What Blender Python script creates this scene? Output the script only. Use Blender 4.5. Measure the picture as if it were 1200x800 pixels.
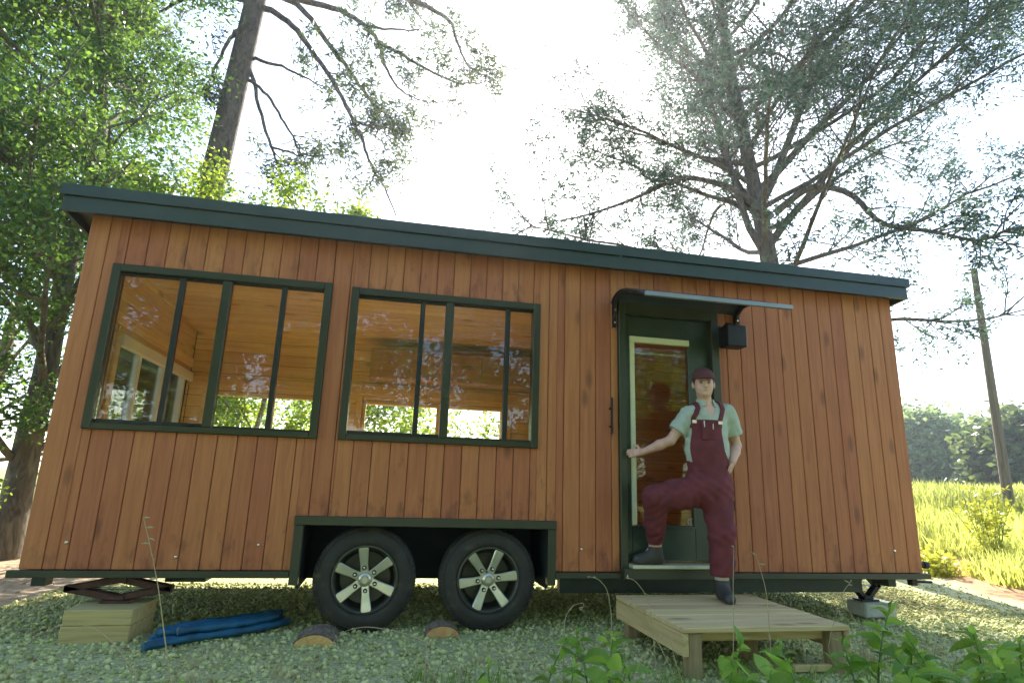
import bpy, math, random
import numpy as np
from mathutils import Matrix, Vector
random.seed(7)
sc = bpy.context.scene
for o in list(bpy.data.objects): bpy.data.objects.remove(o)
col = sc.collection
R_ = math.radians

# ------------------------------------------------------------------ camera
CAM = np.array([0.0, -4.9237, 1.0878])
# rows: world X, Y, Z seen in camera axes (right, down, forward)
RM = np.array([[0.97868532, 0.07720740, 0.19029992],
               [-0.20302364, 0.22419711, 0.95316161],
               [0.03092644, -0.97148066, 0.23509334]])
cd = bpy.data.cameras.new('camera'); cam = bpy.data.objects.new('camera', cd); col.objects.link(cam)
cd.sensor_fit = 'HORIZONTAL'; cd.sensor_width = 36.0; cd.lens = 21.0
cd.clip_start = 0.05; cd.clip_end = 2000
m = Matrix.Identity(4)
for i in range(3):
    m[i][0] = RM[i, 0]; m[i][1] = -RM[i, 1]; m[i][2] = -RM[i, 2]; m[i][3] = CAM[i]
cam.matrix_world = m
sc.camera = cam

# ------------------------------------------------------------------ light
SUN = np.array([0.2607, 0.7653, 0.5886]); SUN /= np.linalg.norm(SUN)
el = math.asin(SUN[2]); az = math.atan2(SUN[0], SUN[1])
w = bpy.data.worlds.new('World'); sc.world = w; w.use_nodes = True
nt = w.node_tree; bg = nt.nodes['Background']
sky = nt.nodes.new('ShaderNodeTexSky'); sky.sky_type = 'NISHITA'; sky.sun_disc = False
sky.sun_elevation = el; sky.sun_rotation = az
sky.air_density = 1.0; sky.dust_density = 0.8; sky.ozone_density = 1.6
nt.links.new(sky.outputs[0], bg.inputs[0]); bg.inputs[1].default_value = 0.13
sd = bpy.data.lights.new('sun', 'SUN'); sd.energy = 4.5; sd.angle = R_(0.53); sd.color = (1.0, 0.93, 0.80)
so = bpy.data.objects.new('sun', sd); col.objects.link(so)
so.rotation_euler = Vector(SUN).to_track_quat('Z', 'Y').to_euler()
so.location = (8, 22, 18)
sc.view_settings.view_transform = 'Standard'; sc.view_settings.look = 'None'
sc.view_settings.gamma = 1.0; sc.view_settings.exposure = 1.95
sc.render.engine = 'CYCLES'
sc.cycles.max_bounces = 10; sc.cycles.diffuse_bounces = 5; sc.cycles.transparent_max_bounces = 24
sc.cycles.transmission_bounces = 8

# ------------------------------------------------------------------ pixel helpers (photo pixels, 1200 x 800)
def ray(p): return RM @ np.array([p[0] - 600, p[1] - 400, 700.0])
def onY(p, y=0.0): r = ray(p); return CAM + r * (y - CAM[1]) / r[1]
def onZ(p, z=0.0): r = ray(p); return CAM + r * (z - CAM[2]) / r[2]
def onD(p, dist): r = ray(p); return CAM + r / math.hypot(r[0], r[1]) * dist

# ------------------------------------------------------------------ object helpers
W = {}
def tag(o, label=None, cat=None, group=None, kind=None):
    if label: o['label'] = label
    if cat: o['category'] = cat
    if group: o['group'] = group
    if kind: o['kind'] = kind
    return o
def attach(o, parent, mw=None):
    col.objects.link(o)
    mw = mw or Matrix.Identity(4)
    if parent is not None:
        o.parent = parent; o.matrix_parent_inverse = W[parent.name].inverted()
    o.matrix_basis = mw
    W[o.name] = mw
    return o
def empty(name, loc):
    o = bpy.data.objects.new(name, None); o.empty_display_size = 0.1
    return attach(o, None, Matrix.Translation(Vector(loc)))
def mesh_np(name, V, F, smooth=False, tint=None):
    """V (n,3); F list of equal-size faces array (m,k) or list of tuples"""
    me = bpy.data.meshes.new(name)
    if isinstance(F, np.ndarray):
        k = F.shape[1]; nf = F.shape[0]
        me.vertices.add(len(V)); me.vertices.foreach_set('co', np.ascontiguousarray(V, dtype=np.float32).ravel())
        me.loops.add(nf * k); me.loops.foreach_set('vertex_index', np.ascontiguousarray(F, dtype=np.int32).ravel())
        me.polygons.add(nf); me.polygons.foreach_set('loop_start', np.arange(0, nf * k, k, dtype=np.int32))
        me.polygons.foreach_set('loop_total', np.full(nf, k, dtype=np.int32))
        me.update(calc_edges=True)
    else:
        me.from_pydata([tuple(v) for v in V], [], F); me.update()
    if smooth: me.polygons.foreach_set('use_smooth', np.ones(len(me.polygons), dtype=bool))
    if tint is not None:
        a = me.attributes.new('tint', 'FLOAT', 'FACE'); a.data.foreach_set('value', np.ascontiguousarray(tint, dtype=np.float32))
    return me
def obj(name, me, mat, parent=None, mw=None):
    if mat is not None and not me.materials: me.materials.append(mat)
    return attach(bpy.data.objects.new(name, me), parent, mw)

class MB:
    def __init__(s): s.v = []; s.f = []; s.sm = False
    def add(s, V, F):
        n = len(s.v); s.v += [tuple(map(float, p)) for p in V]; s.f += [tuple(i + n for i in q) for q in F]; return s
    def box(s, x0, x1, y0, y1, z0, z1):
        V = [(x, y, z) for x in (x0, x1) for y in (y0, y1) for z in (z0, z1)]
        return s.add(V, [(0, 1, 3, 2), (4, 6, 7, 5), (0, 4, 5, 1), (2, 3, 7, 6), (0, 2, 6, 4), (1, 5, 7, 3)])
    def cbox(s, x0, x1, y0, y1, z0, z1, c=0.004, M=None):
        c = min(c, (x1 - x0) * .4, (y1 - y0) * .4, (z1 - z0) * .4)
        lo = (x0, y0, z0); hi = (x1, y1, z1); V = []; idx = {}
        for sx in (0, 1):
            for sy in (0, 1):
                for sz in (0, 1):
                    for ax in range(3):
                        p = [(hi if q else lo)[i] for i, q in enumerate((sx, sy, sz))]
                        for i, q in enumerate((sx, sy, sz)):
                            if i != ax: p[i] += -c if q else c
                        idx[(sx, sy, sz, ax)] = len(V); V.append(p)
        F = []
        for ax in range(3):
            o1, o2 = [i for i in range(3) if i != ax]
            for sgn in (0, 1):
                q = []
                for a, b in ((0, 0), (1, 0), (1, 1), (0, 1)):
                    k = [0, 0, 0]; k[ax] = sgn; k[o1] = a; k[o2] = b; q.append(idx[(*k, ax)])
                flip = (sgn == 1) == (ax == 1)
                F.append(tuple(q[::-1]) if flip else tuple(q))
        for ax in range(3):               # chamfer edges along axis ax
            o1, o2 = [i for i in range(3) if i != ax]
            for a in (0, 1):
                for b in (0, 1):
                    def K(t, face):
                        k = [0, 0, 0]; k[ax] = t; k[o1] = a; k[o2] = b; return idx[(*k, face)]
                    F.append((K(0, o1), K(1, o1), K(1, o2), K(0, o2)))
        for sx in (0, 1):
            for sy in (0, 1):
                for sz in (0, 1): F.append(tuple(idx[(sx, sy, sz, a)] for a in range(3)))
        if M is not None: V = [tuple(M @ Vector(p)) for p in V]
        return s.add(V, F)
    def tube(s, P, rad, n=8, caps=True):
        V, F = tube_np(np.array(P, float), np.array(rad if np.ndim(rad) else [rad] * len(P), float), n)
        base = len(s.v); s.add(V, [tuple(q) for q in F])
        if caps:
            s.f.append(tuple(base + i for i in range(n))[::-1]); k = base + (len(P) - 1) * n
            s.f.append(tuple(k + i for i in range(n)))
        return s
    def lathe(s, prof, n=32, axis='y', c=(0, 0, 0), closed=False):
        V = []; F = []; mcount = len(prof)
        for i in range(n):
            a = 2 * math.pi * i / n; ca, sa = math.cos(a), math.sin(a)
            for (r, h) in prof:
                if axis == 'y': V.append((c[0] + r * ca, c[1] + h, c[2] + r * sa))
                elif axis == 'z': V.append((c[0] + r * ca, c[1] + r * sa, c[2] + h))
                else: V.append((c[0] + h, c[1] + r * ca, c[2] + r * sa))
        for i in range(n):
            j = (i + 1) % n
            for k in range(mcount if closed else mcount - 1):
                k2 = (k + 1) % mcount
                F.append((i * mcount + k, j * mcount + k, j * mcount + k2, i * mcount + k2))
        return s.add(V, F)
    def prism(s, poly, axis, a, b):
        """poly: 2-D outline; extruded from a to b on axis"""
        n = len(poly); V = []
        for t in (a, b):
            for (u, v) in poly:
                V.append({'x': (t, u, v), 'y': (u, t, v), 'z': (u, v, t)}[axis])
        F = [tuple(range(n))[::-1], tuple(range(n, 2 * n))] + [(i, (i + 1) % n, n + (i + 1) % n, n + i) for i in range(n)]
        return s.add(V, F)
    def build(s, name, mat, parent=None, smooth=False, mw=None):
        me = bpy.data.meshes.new(name); me.from_pydata(s.v, [], s.f); me.update()
        import bmesh
        bm = bmesh.new(); bm.from_mesh(me); bmesh.ops.recalc_face_normals(bm, faces=bm.faces); bm.to_mesh(me); bm.free()
        if smooth:
            me.polygons.foreach_set('use_smooth', np.ones(len(me.polygons), dtype=bool))
            try: me.set_sharp_from_angle(angle=R_(38))
            except Exception: pass
        return obj(name, me, mat, parent, mw)

def tube_np(P, rad, n):
    k = len(P); T = np.gradient(P, axis=0); T /= np.linalg.norm(T, axis=1)[:, None] + 1e-9
    ref = np.array([0.31, 0.95, 0.05]); 
    if abs(T[0] @ ref) > .9: ref = np.array([0.95, 0.1, 0.3])
    A = np.cross(T, ref); A /= np.linalg.norm(A, axis=1)[:, None] + 1e-9
    B = np.cross(T, A)
    th = np.arange(n) * 2 * np.pi / n
    V = P[:, None, :] + rad[:, None, None] * (np.cos(th)[None, :, None] * A[:, None, :] + np.sin(th)[None, :, None] * B[:, None, :])
    i = np.arange(k - 1)[:, None] * n; j = np.arange(n)[None, :]; j2 = (j + 1) % n
    F = np.stack([i + j, i + j2, i + n + j2, i + n + j], axis=-1).reshape(-1, 4)
    return V.reshape(-1, 3), F

def rect_sub(rects, o):
    out = []
    for (a, b, c, d) in rects:
        x0, x1, z0, z1 = o
        if x1 <= a or x0 >= b or z1 <= c or z0 >= d: out.append((a, b, c, d)); continue
        if x0 > a: out.append((a, x0, c, d))
        if x1 < b: out.append((x1, b, c, d))
        a2, b2 = max(a, x0), min(b, x1)
        if z0 > c: out.append((a2, b2, c, z0))
        if z1 < d: out.append((a2, b2, z1, d))
    return [r for r in out if r[1] - r[0] > .006 and r[3] - r[2] > .006]

# ------------------------------------------------------------------ materials
def mat(name):
    m = bpy.data.materials.new(name); m.use_nodes = True
    return m, m.node_tree, m.node_tree.nodes['Principled BSDF']
def N(nt, t, **k):
    n = nt.nodes.new(t)
    for a, b in k.items(): setattr(n, a, b)
    return n
def ramp(nt, src, stops):
    r = N(nt, 'ShaderNodeValToRGB'); e = r.color_ramp.elements
    while len(e) > 1: e.remove(e[-1])
    e[0].position = stops[0][0]; e[0].color = (*stops[0][1], 1)
    for p, c in stops[1:]:
        q = e.new(p); q.color = (*c, 1)
    nt.links.new(src, r.inputs[0]); return r.outputs[0]
def noise(nt, vec, scale, detail=4, rough=.55, dist=0):
    n = N(nt, 'ShaderNodeTexNoise'); n.inputs['Scale'].default_value = scale; n.inputs['Detail'].default_value = detail
    n.inputs['Roughness'].default_value = rough; n.inputs['Distortion'].default_value = dist
    if vec is not None: nt.links.new(vec, n.inputs['Vector'])
    return n.outputs[0]
def mix(nt, f, a, b, mode='MIX'):
    n = N(nt, 'ShaderNodeMix', data_type='RGBA', blend_type=mode)
    for s, v in ((0, f), (6, a), (7, b)):
        if isinstance(v, (int, float)): n.inputs[s].default_value = v
        elif isinstance(v, tuple): n.inputs[s].default_value = (*v, 1)
        else: nt.links.new(v, n.inputs[s])
    return n.outputs[2]
def math_(nt, op, a, b=None, c=None):
    n = N(nt, 'ShaderNodeMath', operation=op)
    for s, v in enumerate((a, b, c)):
        if v is None: continue
        if isinstance(v, (int, float)): n.inputs[s].default_value = v
        else: nt.links.new(v, n.inputs[s])
    return n.outputs[0]
def objvec(nt, scale=(1, 1, 1), rnd=True):
    tc = N(nt, 'ShaderNodeTexCoord'); mp = N(nt, 'ShaderNodeMapping'); mp.inputs['Scale'].default_value = scale
    v = tc.outputs['Object']
    if rnd:
        oi = N(nt, 'ShaderNodeObjectInfo'); a = N(nt, 'ShaderNodeVectorMath', operation='SCALE')
        cmb = N(nt, 'ShaderNodeCombineXYZ'); 
        for i in range(3): nt.links.new(oi.outputs['Random'], cmb.inputs[i])
        nt.links.new(cmb.outputs[0], a.inputs[0]); a.inputs[3].default_value = 57.0
        s = N(nt, 'ShaderNodeVectorMath', operation='ADD'); nt.links.new(v, s.inputs[0]); nt.links.new(a.outputs[0], s.inputs[1]); v = s.outputs[0]
    nt.links.new(v, mp.inputs[0]); return mp.outputs[0]
def bump(nt, bsdf, h, strength=.3, dist=.01):
    b = N(nt, 'ShaderNodeBump'); b.inputs['Strength'].default_value = strength; b.inputs['Distance'].default_value = dist
    nt.links.new(h, b.inputs['Height']); nt.links.new(b.outputs[0], bsdf.inputs['Normal'])

def wood(name, dark, mid, light, axis='z', rough=.6, knots=True, var=.35, grain=1.0, stain=False):
    m, nt, b = mat(name)
    long_, cross = 1.3 * grain, 26 * grain
    sc3 = {'z': (cross, cross, long_), 'x': (long_, cross, cross), 'y': (cross, long_, cross)}[axis]
    v = objvec(nt, sc3)
    g = noise(nt, v, 1.0, 6, .6, .8)
    c = ramp(nt, g, [(.28, dark), (.5, mid), (.74, light)])
    big = noise(nt, objvec(nt, (1.5, 1.5, 1.5)), 1.6, 3)
    c = mix(nt, math_(nt, 'MULTIPLY', math_(nt, 'SUBTRACT', big, .38), .9), c, dark)
    if knots:
        s3 = {'z': (9, 9, 3.4), 'x': (3.4, 9, 9), 'y': (9, 3.4, 9)}[axis]
        vo = N(nt, 'ShaderNodeTexVoronoi'); vo.inputs['Scale'].default_value = .55; nt.links.new(objvec(nt, s3), vo.inputs['Vector'])
        k = ramp(nt, vo.outputs['Distance'], [(.0, (1, 1, 1)), (.09, (.8,) * 3), (.20, (0, 0, 0))])
        c = mix(nt, math_(nt, 'MULTIPLY', k, .75), c, tuple(x * .42 for x in dark))
    if stain:
        tc = N(nt, 'ShaderNodeTexCoord'); sx = N(nt, 'ShaderNodeSeparateXYZ'); nt.links.new(tc.outputs['Object'], sx.inputs[0])
        zz = math_(nt, 'MULTIPLY', sx.outputs[2], -3.2)
        st = noise(nt, objvec(nt, (11, 11, 5)), 1.0, 4, .65)
        f = N(nt, 'ShaderNodeMapRange'); f.inputs['From Min'].default_value = .47; f.inputs['From Max'].default_value = .64
        nt.links.new(math_(nt, 'ADD', st, math_(nt, 'MULTIPLY', zz, .12)), f.inputs['Value'])
        c = mix(nt, math_(nt, 'MULTIPLY', f.outputs[0], .55), c, tuple(x * .35 for x in dark))
    oi = N(nt, 'ShaderNodeObjectInfo')
    h = N(nt, 'ShaderNodeHueSaturation'); nt.links.new(c, h.inputs['Color'])
    nt.links.new(math_(nt, 'MULTIPLY_ADD', oi.outputs['Random'], var, 1 - var / 2), h.inputs['Value'])
    nt.links.new(math_(nt, 'MULTIPLY_ADD', oi.outputs['Random'], .012, .494), h.inputs['Hue'])
    nt.links.new(h.outputs[0], b.inputs['Base Color'])
    b.inputs['Roughness'].default_value = rough; bump(nt, b, g, .25, .004)
    return m
def plain(name, c, rough=.5, metal=0, var=.12, scale=6, bstr=.08, spec=.5):
    m, nt, b = mat(name)
    n = noise(nt, objvec(nt, (1, 1, 1), False), scale, 5, .6)
    cc = ramp(nt, n, [(.3, tuple(x * (1 - var) for x in c)), (.7, tuple(min(1, x * (1 + var)) for x in c))])
    nt.links.new(cc, b.inputs['Base Color']); b.inputs['Roughness'].default_value = rough; b.inputs['Metallic'].default_value = metal
    b.inputs['Specular IOR Level'].default_value = spec
    if bstr: bump(nt, b, noise(nt, objvec(nt, (1, 1, 1), False), scale * 9, 3), bstr, .004)
    return m
def leafmat(name, c0, c1, tr, fac=.45, rough=.5):
    m, nt, b = mat(name)
    at = N(nt, 'ShaderNodeAttribute', attribute_name='tint')
    c = mix(nt, at.outputs['Fac'], c0, c1)
    nt.links.new(c, b.inputs['Base Color']); b.inputs['Roughness'].default_value = rough
    b.inputs['Specular IOR Level'].default_value = .35
    t = N(nt, 'ShaderNodeBsdfTranslucent'); nt.links.new(mix(nt, at.outputs['Fac'], tuple(x * .75 for x in tr), tr), t.inputs[0])
    ms = N(nt, 'ShaderNodeMixShader'); nt.links.new(math_(nt, 'MULTIPLY_ADD', at.outputs['Fac'], fac * 1.3, fac * .25), ms.inputs[0])
    nt.links.new(b.outputs[0], ms.inputs[1]); nt.links.new(t.outputs[0], ms.inputs[2])
    nt.links.new(ms.outputs[0], nt.nodes['Material Output'].inputs[0]); return m
def glassmat(name, tint=(.96, .97, .93), dirt=.0):
    m = bpy.data.materials.new(name); m.use_nodes = True; nt = m.node_tree; nt.nodes.clear()
    out = N(nt, 'ShaderNodeOutputMaterial'); tr = N(nt, 'ShaderNodeBsdfTransparent'); tr.inputs[0].default_value = (*tint, 1)
    gl = N(nt, 'ShaderNodeBsdfGlossy'); gl.inputs['Roughness'].default_value = .012
    fr = N(nt, 'ShaderNodeFresnel'); fr.inputs['IOR'].default_value = 1.5
    tc = N(nt, 'ShaderNodeTexCoord'); nz = noise(nt, tc.outputs['Object'], 1.3, 2)
    bp = N(nt, 'ShaderNodeBump'); bp.inputs['Strength'].default_value = .018; bp.inputs['Distance'].default_value = .02
    nt.links.new(nz, bp.inputs['Height']); nt.links.new(bp.outputs[0], gl.inputs['Normal'])
    ms = N(nt, 'ShaderNodeMixShader'); nt.links.new(fr.outputs[0], ms.inputs[0])
    nt.links.new(tr.outputs[0], ms.inputs[1]); nt.links.new(gl.outputs[0], ms.inputs[2])
    df = N(nt, 'ShaderNodeBsdfDiffuse'); df.inputs[0].default_value = (.75, .74, .68, 1)
    m2 = N(nt, 'ShaderNodeMixShader')
    d = ramp(nt, noise(nt, tc.outputs['Object'], 5.0, 6, .7), [(.45, (0, 0, 0)), (.75, (.035,) * 3)])
    nt.links.new(d, m2.inputs[0]); nt.links.new(ms.outputs[0], m2.inputs[1]); nt.links.new(df.outputs[0], m2.inputs[2])
    nt.links.new(m2.outputs[0], out.inputs[0]); return m

M = {}
M['siding'] = wood('stained_siding', (.36, .108, .034), (.455, .150, .048), (.52, .188, .064), 'z', .6, True, .20, 1.2, True)
M['siding_back'] = plain('siding_backing', (.03, .012, .006), .9)
M['pine'] = wood('knotty_pine_x', (.64, .36, .15), (.80, .52, .25), (.86, .60, .33), 'x', .5, True, .22)
M['piney'] = wood('knotty_pine_y', (.64, .36, .15), (.80, .52, .25), (.86, .60, .33), 'y', .5, True, .22)
M['deck'] = wood('weathered_deck', (.44, .30, .12), (.62, .46, .20), (.72, .57, .29), 'x', .75, True, .18)
M['decky'] = wood('weathered_rim', (.38, .25, .10), (.54, .39, .17), (.64, .49, .24), 'y', .75, True, .18)
M['post'] = wood('deck_post', (.20, .13, .06), (.34, .24, .11), (.44, .33, .17), 'z', .75, True, .18)
M['timber'] = wood('treated_timber', (.33, .25, .08), (.50, .40, .15), (.60, .50, .22), 'x', .8, True, .2)
M['green'] = plain('dark_green_trim', (.036, .041, .018), .38, 0, .2, 4, .05)
M['roof'] = plain('roof_metal_green', (.026, .044, .036), .32, .1, .15, 3, .04)
M['frame'] = plain('window_frame_bronze', (.034, .037, .017), .35, .2, .12, 5, .03)
M['sash'] = plain('window_sash_dark', (.012, .013, .009), .4, .1, .12, 5, .03)
M['black'] = plain('black_metal', (.012, .012, .013), .45, .3, .2, 8)
M['dark'] = plain('dark_cavity', (.010, .016, .018), .8, 0, .3, 5)
M['chassis'] = plain('chassis_paint', (.022, .036, .026), .5, .1, .25, 7)
M['steel'] = plain('bright_steel', (.72, .72, .70), .25, 1, .08, 9)
M['alu'] = plain('pale_aluminium', (.26, .28, .30), .35, .6, .06, 6)
M['white'] = plain('white_plastic', (.78, .77, .72), .5, 0, .04, 5)
M['trim'] = plain('pale_door_bead', (.72, .72, .46), .45, 0, .06, 5)
M['door'] = plain('door_paint', (.030, .050, .030), .35, 0, .15, 5, .04)
M['thresh'] = plain('threshold_metal', (.55, .55, .36), .4, .3, .12, 8)
M['concrete'] = plain('concrete_block', (.45, .46, .40), .9, 0, .15, 14, .3)
M['glass'] = glassmat('window_glass'); M['glassd'] = glassmat('door_glass', (.85, .86, .78))
M['cab'] = wood('cabinet_wood', (.34, .18, .08), (.46, .27, .13), (.54, .33, .17), 'x', .5, True, .1)
M['floor'] = wood('interior_floor', (.50, .32, .15), (.66, .45, .23), (.74, .54, .30), 'x', .4, False, .1)
M['hose'] = plain('blue_hose', (.006, .085, .15), .6, 0, .45, 9, .5)
M['person_skin'] = plain('skin', (.66, .39, .28), .5, 0, .06, 20, .03)
M['overalls'] = plain('maroon_canvas', (.145, .026, .029), .85, 0, .22, 9, .35)
M['shirt'] = plain('sage_cotton', (.42, .48, .37), .8, 0, .10, 9, .25)
M['boot'] = plain('boot_leather', (.046, .042, .032), .6, 0, .3, 15, .15)
M['sock'] = plain('oat_sock', (.50, .42, .33), .9, 0, .15, 40, .3)
M['cap'] = plain('cap_cloth', (.12, .038, .040), .85, 0, .2, 18, .2)
M['hair'] = plain('brown_hair', (.06, .03, .018), .6, 0, .3, 60, .5)
M['lip'] = plain('lips', (.42, .15, .12), .45, 0, .05, 10, 0)
M['teeth'] = plain('teeth', (.60, .52, .45), .3, 0, .03, 10, 0)
M['eye'] = plain('eyes', (.03, .02, .016), .2, 0, .1, 10, 0)
M['brass'] = plain('buckle_metal', (.75, .70, .58), .3, .9, .05, 10, 0)
M['canopy'] = plain('canopy_sheet', (.045, .055, .065), .25, 0, .15, 5, .03)
# bark
def barkmat(name, d, l, sz=(7, 7, 1.8)):
    m, nt, b = mat(name)
    n = noise(nt, objvec(nt, sz, False), 1.6, 7, .65, 1.2)
    nt.links.new(ramp(nt, n, [(.34, d), (.62, l)]), b.inputs['Base Color']); b.inputs['Roughness'].default_value = .92
    bump(nt, b, n, .9, .05); return m
M['bark'] = barkmat('grey_bark', (.055, .045, .030), (.20, .165, .11))
M['pinebark'] = barkmat('pine_bark', (.035, .026, .022), (.16, .115, .09), (6, 6, 2.4))
M['logbark'] = barkmat('log_bark', (.10, .075, .045), (.30, .23, .15), (14, 4, 14))
M['greytwig'] = barkmat('conifer_bark', (.050, .040, .034), (.15, .12, .10))
M['polewood'] = barkmat('pole_wood', (.10, .08, .06), (.24, .19, .14), (16, 16, .7))
M['logend'] = wood('cut_log_end', (.42, .22, .07), (.62, .36, .12), (.72, .45, .17), 'y', .7, False, .1)
# rubber with fine ribs
m, nt, b = mat('tyre_rubber')
n = noise(nt, objvec(nt, (1, 1, 1), False), 8, 6, .65)
nt.links.new(ramp(nt, n, [(.35, (.022, .021, .014)), (.58, (.036, .033, .020)), (.80, (.12, .10, .055))]), b.inputs['Base Color'])
b.inputs['Roughness'].default_value = .75; bump(nt, b, noise(nt, objvec(nt, (1, 1, 1), False), 60, 3), .15, .003); M['rubber'] = m
M['rim'] = plain('machined_alloy', (.62, .60, .44), .32, .75, .08, 10, .04)
M['rimdark'] = plain('alloy_barrel', (.07, .07, .05), .4, .6, .2, 8, .04)
M['leafA'] = leafmat('broadleaf', (.020, .066, .018), (.058, .135, .028), (.25, .42, .06), .36)
M['leafB'] = leafmat('pale_leaf', (.06, .14, .02), (.13, .24, .035), (.55, .70, .07), .5)
M['needle'] = leafmat('pine_needle', (.022, .045, .020), (.06, .095, .035), (.20, .26, .07), .3)
M['needle2'] = leafmat('cedar_scale', (.024, .050, .044), (.05, .092, .068), (.16, .25, .14), .33)
M['farleaf'] = leafmat('far_leaf', (.06, .12, .06), (.13, .21, .08), (.40, .52, .18), .42)
M['weed'] = leafmat('weed_leaf', (.11, .25, .035), (.22, .38, .06), (.42, .64, .08), .45, .62)
nt = M['weed'].node_tree; b = nt.nodes['Principled BSDF']; src = b.inputs['Base Color'].links[0].from_socket
oi = N(nt, 'ShaderNodeObjectInfo'); hv = N(nt, 'ShaderNodeHueSaturation'); nt.links.new(src, hv.inputs['Color'])
nt.links.new(math_(nt, 'MULTIPLY_ADD', oi.outputs['Random'], .8, .62), hv.inputs['Value']); nt.links.new(math_(nt, 'MULTIPLY_ADD', oi.outputs['Random'], -.05, .515), hv.inputs['Hue'])
spot = ramp(nt, noise(nt, objvec(nt, (1, 1, 1)), 34, 3, .6), [(.62, (0, 0, 0)), (.72, (.7,) * 3)])
wv = N(nt, 'ShaderNodeTexWave', wave_type='BANDS', bands_direction='X'); wv.inputs['Scale'].default_value = 26; wv.inputs['Distortion'].default_value = 1.5; nt.links.new(objvec(nt, (1, 1, 1), False), wv.inputs['Vector'])
nt.links.new(mix(nt, spot, mix(nt, math_(nt, 'MULTIPLY', wv.outputs['Fac'], .22), hv.outputs[0], (.30, .42, .10)), (.30, .20, .06)), b.inputs['Base Color']); bump(nt, b, wv.outputs['Fac'], .35, .004)
b.inputs['Specular IOR Level'].default_value = .25
M['grass'] = leafmat('field_grass', (.20, .23, .04), (.40, .39, .12), (.60, .64, .14), .5, .7)
M['flower'] = leafmat('yellow_flower', (.34, .40, .04), (.60, .55, .06), (.65, .65, .08), .4)
M['straw'] = leafmat('dry_straw', (.42, .34, .18), (.60, .50, .30), (.5, .42, .2), .3, .8)
M['stem'] = plain('green_stem', (.12, .20, .05), .6, 0, .2, 20, 0)
# gravel stones
m, nt, b = mat('crushed_stone')
at = N(nt, 'ShaderNodeAttribute', attribute_name='tint')
c = ramp(nt, at.outputs['Fac'], [(0, (.25, .26, .085)), (.5, (.53, .54, .195)), (1, (.72, .70, .32))])
c = mix(nt, math_(nt, 'MULTIPLY', noise(nt, objvec(nt, (1, 1, 1), False), 70, 3), .4), c, (.30, .31, .11))
nt.links.new(c, b.inputs['Base Color']); b.inputs['Roughness'].default_value = .9; M['stone'] = m
# ground
m, nt, b = mat('ground_soil')
tc = N(nt, 'ShaderNodeTexCoord'); P = tc.outputs['Object']; sx = N(nt, 'ShaderNodeSeparateXYZ'); nt.links.new(P, sx.inputs[0])
X, Y = sx.outputs[0], sx.outputs[1]
wob = math_(nt, 'MULTIPLY', math_(nt, 'SUBTRACT', noise(nt, P, 1.1, 5, .65), .5), 1.6)
fine = noise(nt, P, 38, 4, .7)
gravel = ramp(nt, fine, [(.30, (.17, .18, .07)), (.5, (.43, .44, .19)), (.72, (.60, .59, .31))])
dirt = ramp(nt, noise(nt, P, 9, 7, .72), [(.30, (.20, .12, .065)), (.5, (.40, .28, .17)), (.72, (.54, .42, .29))])
straw = ramp(nt, noise(nt, P, 14, 6, .7), [(.35, (.30, .14, .06)), (.65, (.52, .30, .14))])
gr = ramp(nt, noise(nt, P, 2.6, 7, .7), [(.30, (.14, .19, .03)), (.5, (.27, .29, .055)), (.70, (.42, .38, .13))])
side = math_(nt, 'ADD', math_(nt, 'ADD', math_(nt, 'MULTIPLY', X, .867), math_(nt, 'MULTIPLY', Y, -.496)), wob)
def step(v, a, bb):
    f = N(nt, 'ShaderNodeMapRange'); f.inputs['From Min'].default_value = a; f.inputs['From Max'].default_value = bb; nt.links.new(v, f.inputs['Value']); return f.outputs[0]
base = mix(nt, step(math_(nt, 'ADD', math_(nt, 'MULTIPLY', X, -1), math_(nt, 'ADD', wob, math_(nt, 'MULTIPLY', Y, .35))), 3.2, 3.7), gravel, dirt)
base = mix(nt, step(math_(nt, 'ADD', Y, math_(nt, 'ADD', math_(nt, 'MULTIPLY', X, -.75), wob)), 4.0, 4.8), base, dirt)
base = mix(nt, step(side, 5.5, 5.75), base, straw)
base = mix(nt, step(side, 6.3, 7.2), base, gr)
base = mix(nt, step(math_(nt, 'ADD', math_(nt, 'MULTIPLY', Y, -1), wob), 3.0, 4.0), base, gr)
far = N(nt, 'ShaderNodeVectorMath', operation='LENGTH'); nt.links.new(P, far.inputs[0])
base = mix(nt, step(far.outputs['Value'], 16, 24), base, gr)
nt.links.new(base, b.inputs['Base Color']); b.inputs['Roughness'].default_value = .95
bump(nt, b, fine, .7, .02); M['ground'] = m

# ------------------------------------------------------------------ ground
def gh(x, y):
    t = np.maximum(0, .75 * x + .66 * y - 8.5)
    s = np.clip(t / 14, 0, 1); s = s * s * (3 - 2 * s)
    h = 1.0 * s + .012 * t
    h = h + .012 * np.sin(x * 1.7 + y * .6) * np.sin(y * 1.3 - x * .4) - .012
    return h
u = np.linspace(-1, 1, 221)
gx = 1.2 + np.sinh(u * 5.2) / np.sinh(5.2) * 150; gy = 1.5 + np.sinh(u * 5.2) / np.sinh(5.2) * 150
GX, GY = np.meshgrid(gx, gy, indexing='ij'); V = np.stack([GX, GY, gh(GX, GY)], -1).reshape(-1, 3)
n = len(u); ii, jj = np.meshgrid(np.arange(n - 1), np.arange(n - 1), indexing='ij')
F = np.stack([ii * n + jj, (ii + 1) * n + jj, (ii + 1) * n + jj + 1, ii * n + jj + 1], -1).reshape(-1, 4)
tag(obj('ground', mesh_np('ground', V, F, True), M['ground']), kind='structure')

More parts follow.
